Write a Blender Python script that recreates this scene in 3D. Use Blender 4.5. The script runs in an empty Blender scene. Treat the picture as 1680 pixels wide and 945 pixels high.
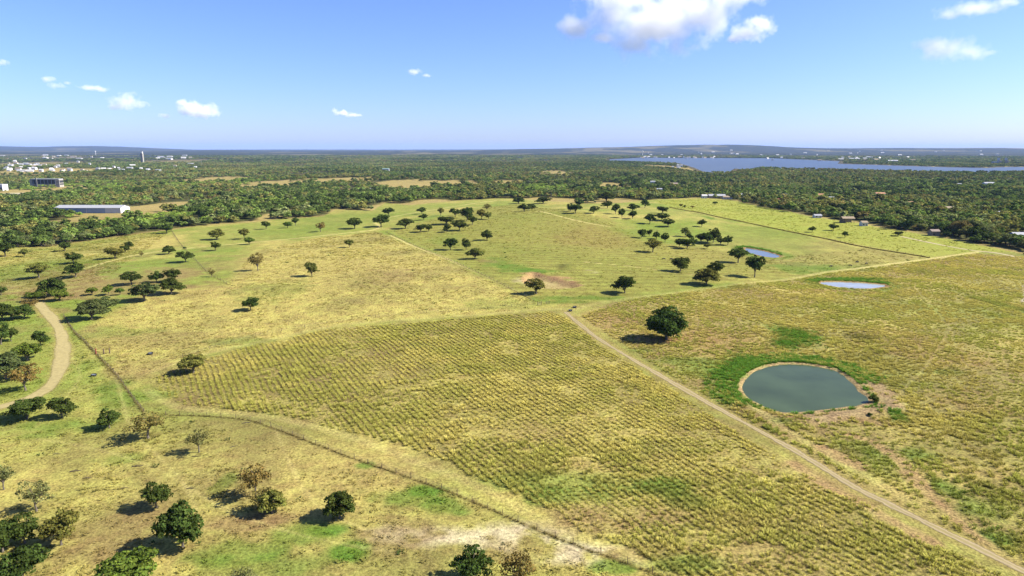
import bpy, bmesh, math, random
import numpy as np
from mathutils import Vector, Matrix

scene = bpy.context.scene
# ---------------------------------------------------------------- camera, sky, sun, exposure
CAM_H = 75.0
cam_d = bpy.data.cameras.new('camera'); cam = bpy.data.objects.new('camera', cam_d)
scene.collection.objects.link(cam); scene.camera = cam
cam_d.sensor_width = 36.0; cam_d.lens = 36.0 * 1121.0 / 1680.0
cam_d.clip_start = 1.0; cam_d.clip_end = 300000.0
cam.location = (0, 0, CAM_H)
cam.rotation_euler = (math.radians(90) - math.atan((472.5 - 243.5) / 1121.0), 0, 0)

SUN_EL, SUN_AZ = math.radians(39), math.radians(90)      # azimuth clockwise from +y: sun stands over +x
world = bpy.data.worlds.new('World'); scene.world = world; world.use_nodes = True
wn = world.node_tree.nodes; wl = world.node_tree.links
bg = wn['Background']; sky = wn.new('ShaderNodeTexSky'); sky.sky_type = 'NISHITA'
sky.sun_disc = False; sky.sun_elevation = SUN_EL; sky.sun_rotation = SUN_AZ
sky.altitude = 1500; sky.air_density = 1.0; sky.dust_density = 2.0; sky.ozone_density = 10.0
tn = wn.new('ShaderNodeMix'); tn.data_type = 'RGBA'; tn.blend_type = 'MULTIPLY'; tn.inputs[0].default_value = 1.0
wl.new(sky.outputs['Color'], tn.inputs[6]); tn.inputs[7].default_value = (1.17, 1.0, 1.08, 1)      # white balance of the whole sky
wl.new(tn.outputs[2], bg.inputs['Color']); bg.inputs['Strength'].default_value = 0.082
sun_d = bpy.data.lights.new('sun', 'SUN'); sun_d.energy = 5.0; sun_d.angle = math.radians(0.53); sun_d.color = (1.0, 0.95, 0.85)
sun = bpy.data.objects.new('sun', sun_d); scene.collection.objects.link(sun)
sdir = Vector((math.sin(SUN_AZ) * math.cos(SUN_EL), math.cos(SUN_AZ) * math.cos(SUN_EL), math.sin(SUN_EL)))
sun.rotation_euler = sdir.to_track_quat('Z', 'Y').to_euler(); sun.location = (0, 0, 400)
scene.view_settings.view_transform = 'Standard'; scene.view_settings.look = 'None'
scene.view_settings.exposure = 1.29; scene.view_settings.gamma = 1.0
scene.cycles.max_bounces = 14; scene.cycles.diffuse_bounces = 2; scene.cycles.glossy_bounces = 2
scene.cycles.transmission_bounces = 2; scene.cycles.transparent_max_bounces = 6; scene.cycles.volume_bounces = 12
scene.cycles.use_denoising = True; scene.cycles.use_adaptive_sampling = False
scene.cycles.volume_max_steps = 256

# ---------------------------------------------------------------- site plan, metres
SITE_PONDS = {'far': [(179.9, 523.7), (181.3, 524.0), (182.6, 522.4), (183.9, 519.8), (185.2, 517.1), (186.5, 514.5), (187.7, 511.6), (188.9, 508.3), (189.9, 504.5), (190.9, 499.9), (191.8, 494.7), (192.5, 489.5), (192.5, 485.2),
         (191.7, 481.8), (190.4, 478.9), (188.7, 476.7), (187.0, 475.3), (185.2, 474.9), (183.1, 475.4), (181.1, 476.5), (179.4, 478.1), (178.1, 480.3), (177.1, 483.0), (176.3, 486.2), (175.6, 489.5), (174.9, 492.9),
         (174.2, 496.5), (173.8, 500.4), (174.0, 504.5), (175.0, 509.6), (176.5, 515.4), (178.3, 520.6)],
 'round': [(72.6, 207.3), (73.6, 210.1), (74.9, 213.2), (76.5, 216.3), (78.3, 219.2), (80.3, 221.9), (82.4, 224.5), (84.8, 227.0), (87.1, 229.0), (89.5, 230.7), (92.0, 232.1), (94.5, 233.2), (96.9, 233.8), (99.3, 234.0),
           (101.7, 233.8), (104.0, 233.2), (106.1, 232.4), (108.0, 231.3), (109.7, 229.9), (111.2, 228.2), (112.3, 226.3), (112.9, 224.0), (113.1, 221.5), (113.1, 218.8), (112.9, 216.1), (112.6, 213.4), (112.1, 210.7),
           (111.5, 208.1), (111.0, 205.6), (110.7, 203.3), (110.5, 201.2), (110.2, 199.2), (109.8, 197.5), (109.2, 196.1), (108.4, 194.9), (107.5, 193.9), (106.3, 193.0), (104.8, 192.2), (103.1, 191.6), (101.1, 191.1),
           (98.9, 190.5), (96.3, 189.8), (93.4, 189.0), (90.5, 188.3), (87.8, 187.7), (85.4, 187.2), (83.1, 186.7), (80.9, 186.5), (79.1, 186.7), (77.6, 187.5), (76.3, 188.8), (75.2, 190.4), (74.3, 192.0), (73.5, 193.6),
           (72.9, 195.4), (72.4, 197.2), (72.1, 199.1), (71.9, 201.0), (71.9, 202.9), (72.0, 205.0)],
 'sliver': [(175.1, 383.7), (176.8, 385.2), (179.6, 386.0), (182.9, 386.3), (186.1, 386.4), (189.3, 386.1), (192.6, 385.4), (195.9, 384.6), (198.8, 383.7), (201.4, 382.9), (203.7, 381.9), (205.7, 381.0), (207.4, 380.1),
            (208.7, 379.3), (209.7, 378.6), (210.3, 377.7), (210.3, 376.6), (209.7, 375.0), (208.5, 373.1), (206.8, 371.3), (204.6, 369.7), (201.5, 368.4), (197.7, 367.2), (193.7, 366.5), (190.1, 366.3), (186.9, 366.8),
            (183.9, 367.9), (181.3, 369.4), (179.1, 371.4), (177.3, 374.2), (175.7, 377.7), (174.9, 381.1)]}
SITE_PIT = [(6.3, 383.1), (11.5, 394.9), (17.6, 387.8), (25.7, 377.7), (33.5, 368.2), (38.6, 359.3), (32.1, 352.5), (20.6, 348.7), (9.7, 353.8), (5.0, 365.8)]
SITE_MOUNDS = [(34.5, 414.1, 6.0, 1.6)]
SITE_LAKE = [(725.8, 5173.8), (1120.7, 6089.7), (2155.4, 5786.3), (2091.9, 4432.3), (1744.1, 3720.6), (1811.2, 3380.8), (1896.4, 2997.3), (1990.3, 2903.1), (2168.5, 3046.7), (2546.4, 3150.5), (1951.2, 2410.2), (1488.3, 2348.8),
 (1375.2, 2442.1), (1270.1, 2578.7), (1176.8, 2731.4), (1113.4, 2814.6), (1053.6, 2997.3), (885.5, 2615.3), (903.1, 2814.6), (733.8, 2348.8), (645.2, 2290.4), (772.5, 2949.4), (916.5, 3796.8), (622.1, 4432.3)]
TREES = [('huge dense dark oak standing alone in the meadow above the round pond', None, [(61.1, 261.0, 16.4, 13.5, 'b')]), ('big broad dark green oak with gaps in its crown in the lower pasture', None, [(-63.2, 118.6, 9.4, 9.3, 'd')]),
 ('compact dark oak just behind the big broad oak of the lower pasture', None, [(-75.5, 132.9, 6.0, 5.8, 'd')]), ('rounded grey green oak beside the pasture fence, next to a rusty pair', None, [(-35.5, 128.6, 6.5, 6.1, 'd')]),
 ('golden rust coloured oak above two olive oaks in the lower pasture', None, [(-56.0, 137.2, 6.9, 7.6, 'r')]), ('thin olive oak with bare twigs, leaning from the bare dirt patch', None, [(-52.6, 131.5, 5.4, 5.2, 'r')]),
 ('small olive green oak on the bare dirt patch beside the leaning thin one', None, [(-50.1, 130.5, 5.9, 5.4, 'o')]), ('brown twiggy oak at the fence corner below the grass rows', None, [(-95.9, 168.5, 10.1, 7.1, 'r')]),
 ('slender olive oak with a tall bare trunk in open pasture', None, [(-78.3, 159.3, 5.2, 6.3, 't')]), ('small dark umbrella shaped oak on a straight trunk in open pasture', None, [(-110.3, 175.9, 6.2, 5.6, 'd')]),
 ('dark oak with a leaning pale trunk near the gravel road bend', None, [(-128.7, 184.1, 7.0, 6.3, 'd')]), ('bushy dark oak near the gravel road bend with low branches', None, [(-138.3, 183.4, 9.4, 6.3, 'd')]),
 ('thin grey green oak on a pale trunk in the lower pasture', None, [(-100.7, 132.4, 6.5, 7.3, 't')]), ('sparse twiggy oak beyond the thin grey green oak of the lower pasture', None, [(-115.1, 142.5, 5.2, 5.8, 't')]),
 ('olive oak with a clear forked trunk at the thicket edge', None, [(-87.3, 119.7, 6.8, 6.9, 'o')]),
 ('dark green oak crowded into the thicket of the lower pasture corner', 'oaks of the corner thicket', [(-94.9, 120.5, 6.2, 6.2, 'd'), (-97.1, 117.6, 6.7, 5.8, 'd'), (-86.1, 107.0, 8.8, 7.5, 'd'), (-97.6, 112.9, 6.7, 6.2, 'd')]),
 ('bright green bushy oak below the big broad oak, trunk out of sight', None, [(-66.4, 105.7, 9.7, 6.9, 'g')]), ('pale thin olive crown of an oak below the lower pasture', None, [(-46.1, 104.7, 4.8, 4.8, 't')]),
 ('dark oak with twin stems beside the pale bare ground', None, [(-7.0, 108.1, 7.3, 6.2, 'd')]), ('brownish olive oak beside the pale bare ground and twin stemmed oak', None, [(0.9, 106.4, 7.0, 6.7, 'r')]),
 ('wide dark oak at the narrow end of the grass rows', None, [(-108.2, 221.8, 9.3, 6.5, 'o')]), ('small oak alone on the straw coloured hay field near the fence line', None, [(-120.2, 305.7, 7.3, 6.0, 'd')]),
 ('tall narrow olive oak alone in the middle of the hay field', None, [(-113.3, 380.6, 7.3, 8.5, 'o')]), ('small olive oak near the upper edge of the hay field', None, [(-121.5, 505.9, 7.3, 6.2, 'o')]),
 ('tall rust brown oak on the edge of the hay field', None, [(-150.9, 399.6, 8.7, 11.4, 'r')]), ('very small brown tree beside the upper pasture fence', None, [(-170.9, 382.0, 4.2, 4.8, 'r')]),
 ('round oak on a bare trunk in front of the dug red pit', None, [(12.3, 337.5, 9.5, 8.1, 'o')]), ('tall dark oak between the red pit and the lone huge oak', None, [(57.8, 342.7, 10.6, 9.4, 'd')]),
 ('tallest narrow dark oak beside the small far pond', None, [(141.4, 391.5, 10.3, 13.3, 'd')]), ('spreading dark oak in front of the small far pond', None, [(150.0, 447.5, 12.5, 10.2, 'd')]),
 ('dark rounded oak on the mown slope beside the two grazing cows', None, [(101.7, 406.5, 11.4, 8.9, 'd')]), ('front oak of the overlapping pair on the meadow edge', None, [(106.4, 366.6, 14.0, 9.6, 'o')]),
 ('back oak of the overlapping pair on the meadow edge', None, [(117.0, 388.5, 9.5, 9.7, 'd')]), ('broad oak alone on the mown hill slope below the oak row', None, [(101.0, 485.4, 12.2, 9.8, 'o')]),
 ('low wide tree on the strip of bright green field, rust tinged', None, [(-171.5, 610.0, 10.9, 8.5, 'r')]), ('big round oak at the curve of the pale field track', None, [(-123.1, 640.2, 16.6, 11.7, 'd')]),
 ('round oak on the green strip just before the track curve', None, [(-145.0, 628.2, 15.2, 10.4, 'd')]), ('dark oak just across the pale track from the curve', None, [(-137.5, 759.8, 12.2, 9.3, 'd')]),
 ('wide oak just beyond the end of the pale track curve', None, [(-97.4, 622.4, 14.5, 9.2, 'd')]), ('single oak standing apart on the slope below the hilltop clump', None, [(-20.3, 550.2, 9.9, 8.7, 'd')]),
 ('small dark oak alone on the green slope near the dark fence line', None, [(177.2, 637.1, 8.5, 7.2, 'd')]), ('broader of the paired dark oaks on the slope close to the fence track', None, [(-44.8, 493.2, 9.8, 9.1, 'd')]),
 ('narrower of the paired dark oaks on the slope close to the fence track', None, [(-33.3, 493.0, 8.0, 8.7, 'd')]), ('spreading oak lowest on the slope by the fence track', None, [(-24.4, 443.3, 12.4, 7.7, 'o')]),
 ('larger of two touching oaks below the hilltop clump', None, [(-80.2, 597.1, 9.1, 7.8, 'd')]), ('smaller of two touching oaks below the hilltop clump', None, [(-73.7, 601.0, 7.5, 6.8, 'd')]),
 ('small oak beside the pale track on the hilltop', 'oaks at the hilltop track', [(-101.7, 771.8, 10.3, 8.1, 'd'), (-89.3, 690.2, 9.9, 6.6, 'd'), (-76.5, 734.0, 8.5, 9.0, 'o')]),
 ('dark oak in the dense clump on the hilltop', 'hilltop oak clump',
  [(-59.2, 713.4, 11.4, 9.3, 'd'), (-62.7, 649.8, 15.7, 8.4, 'd'), (-44.5, 674.2, 13.8, 13.6, 'd'), (-37.2, 640.9, 10.3, 8.4, 'd'), (-46.7, 606.9, 14.1, 9.5, 'd'), (-57.2, 596.8, 7.5, 7.3, 'd')]),
 ('olive oak at the outer end of the hilltop clump', 'outer hilltop oaks', [(-30.6, 686.3, 10.4, 9.6, 'o'), (-23.6, 679.2, 7.9, 7.7, 'o'), (-29.4, 804.9, 10.7, 7.7, 'r')]),
 ('larger of two joined oaks on the crest of the mown hill', None, [(13.5, 760.8, 12.9, 9.3, 'd')]), ('smaller of two joined oaks on the crest of the mown hill', None, [(22.9, 779.8, 9.0, 8.2, 'd')]),
 ('dark oak scattered along the crest behind the mown hill', 'oaks along the crest',
  [(9.4, 959.0, 18.7, 9.1, 'd'), (42.9, 947.7, 21.0, 9.5, 'd'), (66.9, 722.7, 13.5, 10.1, 'd'), (86.1, 880.5, 13.3, 10.0, 'd'), (63.4, 741.7, 9.2, 9.1, 'd'), (86.4, 724.3, 11.0, 8.2, 'd'), (114.3, 823.5, 14.6, 9.3, 'd'),
   (109.5, 723.4, 9.7, 10.8, 'd'), (110.8, 690.1, 8.6, 9.1, 'd'), (136.3, 773.6, 13.1, 8.7, 'd'), (120.4, 681.4, 9.7, 8.3, 'd'), (166.9, 861.2, 11.5, 11.3, 'd'), (137.7, 1000.7, 26.6, 13.8, 'd')]),
 ('dark oak in the tight group on the near side of the dark fence line', 'oaks by the dark fence line',
  [(131.3, 650.3, 9.9, 9.7, 'd'), (164.5, 747.8, 12.0, 8.5, 'd'), (147.5, 671.9, 13.8, 8.1, 'd'), (144.8, 632.8, 12.4, 8.2, 'd')]),
 ('small oak in the loose row across the mown slope', 'row of small slope oaks',
  [(108.5, 568.1, 7.6, 7.5, 'd'), (116.0, 575.0, 4.6, 6.6, 'd'), (119.7, 562.8, 7.1, 6.4, 'd'), (122.9, 545.2, 6.9, 8.2, 'd'), (147.3, 578.3, 7.8, 8.1, 'o')]),
 ('dark oak in the thick grove above the small far pond', 'far pond grove',
  [(146.9, 562.6, 6.1, 4.9, 'd'), (129.2, 524.2, 7.5, 6.4, 'd'), (133.1, 515.4, 11.1, 8.6, 'd'), (142.4, 533.1, 6.2, 6.6, 'd'), (153.0, 549.5, 8.4, 7.2, 'd'), (156.9, 543.8, 8.8, 9.6, 'd'), (163.1, 550.3, 10.9, 12.2, 'd'),
   (165.2, 537.4, 8.7, 7.1, 'd'), (171.0, 537.4, 10.1, 7.5, 'd'), (149.0, 517.6, 5.6, 4.1, 'o')]),
 ('small bush like tree dotted over the yellow green far field', 'small trees of the far field',
  [(216.6, 879.4, 5.5, 4.6, 'o'), (218.8, 869.3, 4.6, 3.8, 'o'), (226.1, 859.0, 6.9, 3.7, 'r'), (274.1, 926.6, 7.4, 4.8, 'g'), (270.4, 613.6, 7.1, 5.4, 'd'), (295.2, 625.9, 8.4, 6.6, 'd'), (283.1, 578.0, 5.7, 5.6, 'd'),
   (330.3, 582.1, 7.8, 4.5, 'd')]),
 ('dark oak at the wood edge above the gravel track gate', None, [(-311.2, 613.7, 11.0, 8.6, 'd')]),
 ('oak in the loose line on the bright green strip near the wood', 'oaks on the green strip', [(-231.8, 642.8, 8.6, 7.9, 'd'), (-215.2, 653.8, 9.4, 6.2, 'g'), (-215.5, 679.2, 7.9, 8.4, 'd')]),
 ('round oak in the upper pasture near its cross fence', 'oaks near the cross fence', [(-245.4, 564.8, 14.2, 9.3, 'o'), (-223.4, 567.1, 9.2, 9.0, 'o'), (-205.4, 530.2, 8.1, 6.0, 'g'), (-216.5, 494.6, 8.5, 6.9, 'd')]),
 ('dark oak beside the cross fence of the upper pasture', None, [(-211.7, 437.9, 10.3, 7.3, 'd')]), ('small dark oak near the faint track of the upper pasture', None, [(-241.8, 476.5, 8.2, 6.3, 'd')]),
 ('olive oak with two small companions in the upper pasture', None, [(-269.4, 458.5, 12.4, 8.4, 'o')]),
 ('small companion of the olive oak in the upper pasture', 'small companion oaks', [(-279.4, 489.2, 6.2, 5.2, 'd'), (-288.8, 511.0, 6.9, 5.8, 'd')]),
 ('tiny brownish tree beside the faint track in the upper pasture', None, [(-255.0, 465.0, 4.2, 3.7, 'r')]), ('dark oak near the wood edge, small and apart in the upper pasture', None, [(-332.2, 503.2, 9.1, 7.1, 'd')]),
 ('spreading olive oak alone on the upper pasture', None, [(-272.8, 387.3, 12.3, 8.8, 'o')]), ('back one of two dark oaks standing one behind the other in the upper pasture', None, [(-286.6, 441.0, 12.8, 7.7, 'd')]),
 ('front one of two dark oaks standing one behind the other in the upper pasture', None, [(-251.0, 386.2, 12.6, 8.8, 'd')]),
 ('oak at the wood edge in the corner of the upper pasture', 'corner wood edge oaks', [(-357.5, 476.9, 14.2, 10.9, 'd'), (-343.6, 476.2, 6.0, 5.9, 'o'), (-261.4, 341.9, 5.6, 5.2, 'd')]),
 ('dark oak behind the clump of the bare brown slope', None, [(-206.0, 363.0, 9.9, 7.3, 'd')]),
 ('small round oak lined up on the bare brown slope', 'small oaks on the brown slope', [(-204.3, 338.2, 6.2, 5.4, 'g'), (-212.9, 338.7, 5.3, 4.2, 'g'), (-198.2, 337.9, 4.0, 3.9, 'g')]),
 ('wide grey green oak at the end of the brown slope clump', None, [(-178.9, 324.6, 13.4, 9.7, 'e')]),
 ('dark oak in the clump of three on the brown slope', 'brown slope clump', [(-195.3, 368.5, 8.0, 6.2, 'd'), (-186.7, 369.6, 9.1, 7.2, 'd'), (-173.1, 339.6, 11.5, 8.3, 'd')]),
 ('big spreading oak over the head of the gravel road', None, [(-231.9, 337.0, 13.8, 9.8, 'd')]), ('fresh green oak in front of the spreading oak at the road head', None, [(-221.6, 327.2, 8.4, 6.0, 'g')]),
 ('low green oak beside the head of the gravel road', None, [(-233.3, 326.4, 8.1, 4.8, 'g')]), ('small grey bush between the oaks at the road head', None, [(-229.6, 327.6, 3.9, 3.2, 't')]),
 ('rust topped oak hiding the top of the gravel road', None, [(-225.9, 311.4, 7.4, 4.6, 'r')]),
 ('dark oak in the row crossing behind the gravel road', 'row behind the gravel road', [(-223.8, 291.6, 8.6, 7.8, 'd'), (-220.1, 292.5, 8.6, 6.2, 'd'), (-216.3, 294.3, 8.1, 6.3, 'd')]),
 ('broad front oak of the pair at the fence by the gravel road', None, [(-185.5, 292.5, 12.4, 8.8, 'e')]), ('back oak of the pair at the fence by the gravel road', None, [(-187.4, 306.4, 11.2, 6.7, 'e')]),
 ('large dark oak at the pasture margin inside the road bend', None, [(-199.7, 257.3, 8.1, 8.9, 'd')]), ('lesser dark oak beside the large one inside the road bend', None, [(-198.6, 261.2, 5.3, 5.7, 'd')]),
 ('small dark green oak alone inside the gravel road bend', None, [(-183.3, 256.0, 6.2, 6.3, 'd')]), ('wide fresh green oak behind the grey one inside the road bend', None, [(-175.9, 238.0, 11.1, 6.7, 'g')]),
 ('large grey green oak crowding the inside of the road bend', None, [(-170.1, 219.0, 11.5, 9.1, 'e')]), ('rust and olive oak on a pale stem inside the road bend', None, [(-155.5, 207.5, 8.6, 8.8, 'r')])]
ROW_FIELD = [(-121.1, 215.7), (-112.7, 237.5), (-93.3, 258.5), (-71.6, 277.7), (-21.5, 292.3), (16.7, 302.9), (25.3, 289.6), (34.9, 250.9), (50.0, 204.8), (60.6, 177.4), (70.5, 149.3), (77.3, 129.8), (86.8, 108.9), (87.8, 101.6),
 (31.8, 101.9), (24.7, 113.0), (14.4, 121.9), (5.2, 132.1), (-5.6, 144.1), (-22.8, 158.6), (-46.2, 173.6), (-71.3, 183.9), (-97.8, 188.2)]
MEADOW = [(31.3, 296.8), (57.0, 328.0), (92.5, 349.9), (139.8, 375.0), (193.9, 411.3), (259.1, 448.0), (336.7, 491.6), (367.4, 473.5), (407.3, 424.1), (190.0, 172.5), (126.8, 99.9), (94.0, 101.6), (90.6, 114.4), (82.6, 132.4),
 (74.4, 154.9), (64.2, 188.8), (51.9, 222.5), (39.4, 266.3)]
HAY_FIELD = [(-181.9, 273.8), (-187.5, 342.8), (-151.9, 355.1), (-186.4, 493.0), (-162.6, 566.6), (-120.0, 603.7), (-67.7, 501.3), (-25.2, 396.7), (3.1, 337.3), (18.6, 312.7), (-21.8, 297.4), (-73.0, 283.2), (-103.8, 254.7), (-123.0, 223.2),
 (-120.5, 205.4), (-148.6, 238.3)]
GREEN_STRIP = [(-276.3, 570.3), (-295.5, 647.7), (-260.2, 701.9), (-203.5, 760.6), (-208.8, 837.9), (-162.9, 916.4), (-69.9, 983.7), (9.0, 1017.0), (-34.6, 973.1), (-88.1, 825.1), (-130.2, 711.6), (-129.0, 641.2), (-135.4, 604.9),
 (-170.6, 576.5), (-207.6, 550.5), (-227.8, 516.8)]
FAR_FIELD = [(208.0, 997.2), (299.0, 1087.8), (331.9, 1039.1), (325.7, 872.0), (316.5, 724.4), (341.8, 683.5), (344.8, 631.9), (356.5, 584.8), (363.0, 538.7), (374.3, 494.5), (343.9, 502.5), (293.7, 471.7), (279.8, 527.3), (263.8, 576.5),
 (242.2, 644.7), (219.1, 722.9), (200.4, 867.0)]
MOWN_HILL = [(-107.9, 602.6), (-31.0, 871.0), (8.4, 945.8), (95.3, 667.1), (109.2, 552.8), (178.2, 481.8), (184.7, 407.3), (143.3, 384.9), (94.7, 358.7), (58.0, 334.7), (25.8, 312.8), (11.8, 321.6), (-13.7, 376.6), (-63.2, 501.3)]
MEADOW_BACK = [(175.0, 467.2), (199.5, 480.9), (269.7, 516.7), (289.3, 471.5), (261.8, 452.8), (194.8, 413.3), (162.2, 397.1), (153.2, 412.5)]
GREEN_FIELD = [(180.4, 592.1), (206.5, 670.4), (239.3, 636.9), (257.1, 573.1), (211.5, 510.8), (193.1, 517.1), (178.1, 550.8)]
CREST_GREEN = [(19.5, 730.7), (52.9, 742.9), (89.8, 628.0), (126.0, 585.9), (136.2, 541.2), (107.4, 543.3), (91.4, 600.1), (55.6, 692.6)]
HILL_BROWN = [(33.3, 570.9), (48.6, 603.5), (72.4, 648.2), (83.1, 641.5), (84.1, 606.0), (96.1, 534.5), (71.8, 498.5), (50.6, 511.8), (35.1, 519.9)]
ROW_DIR = [(-79.1, 229.5), (-56.8, 187.7)]
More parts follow.
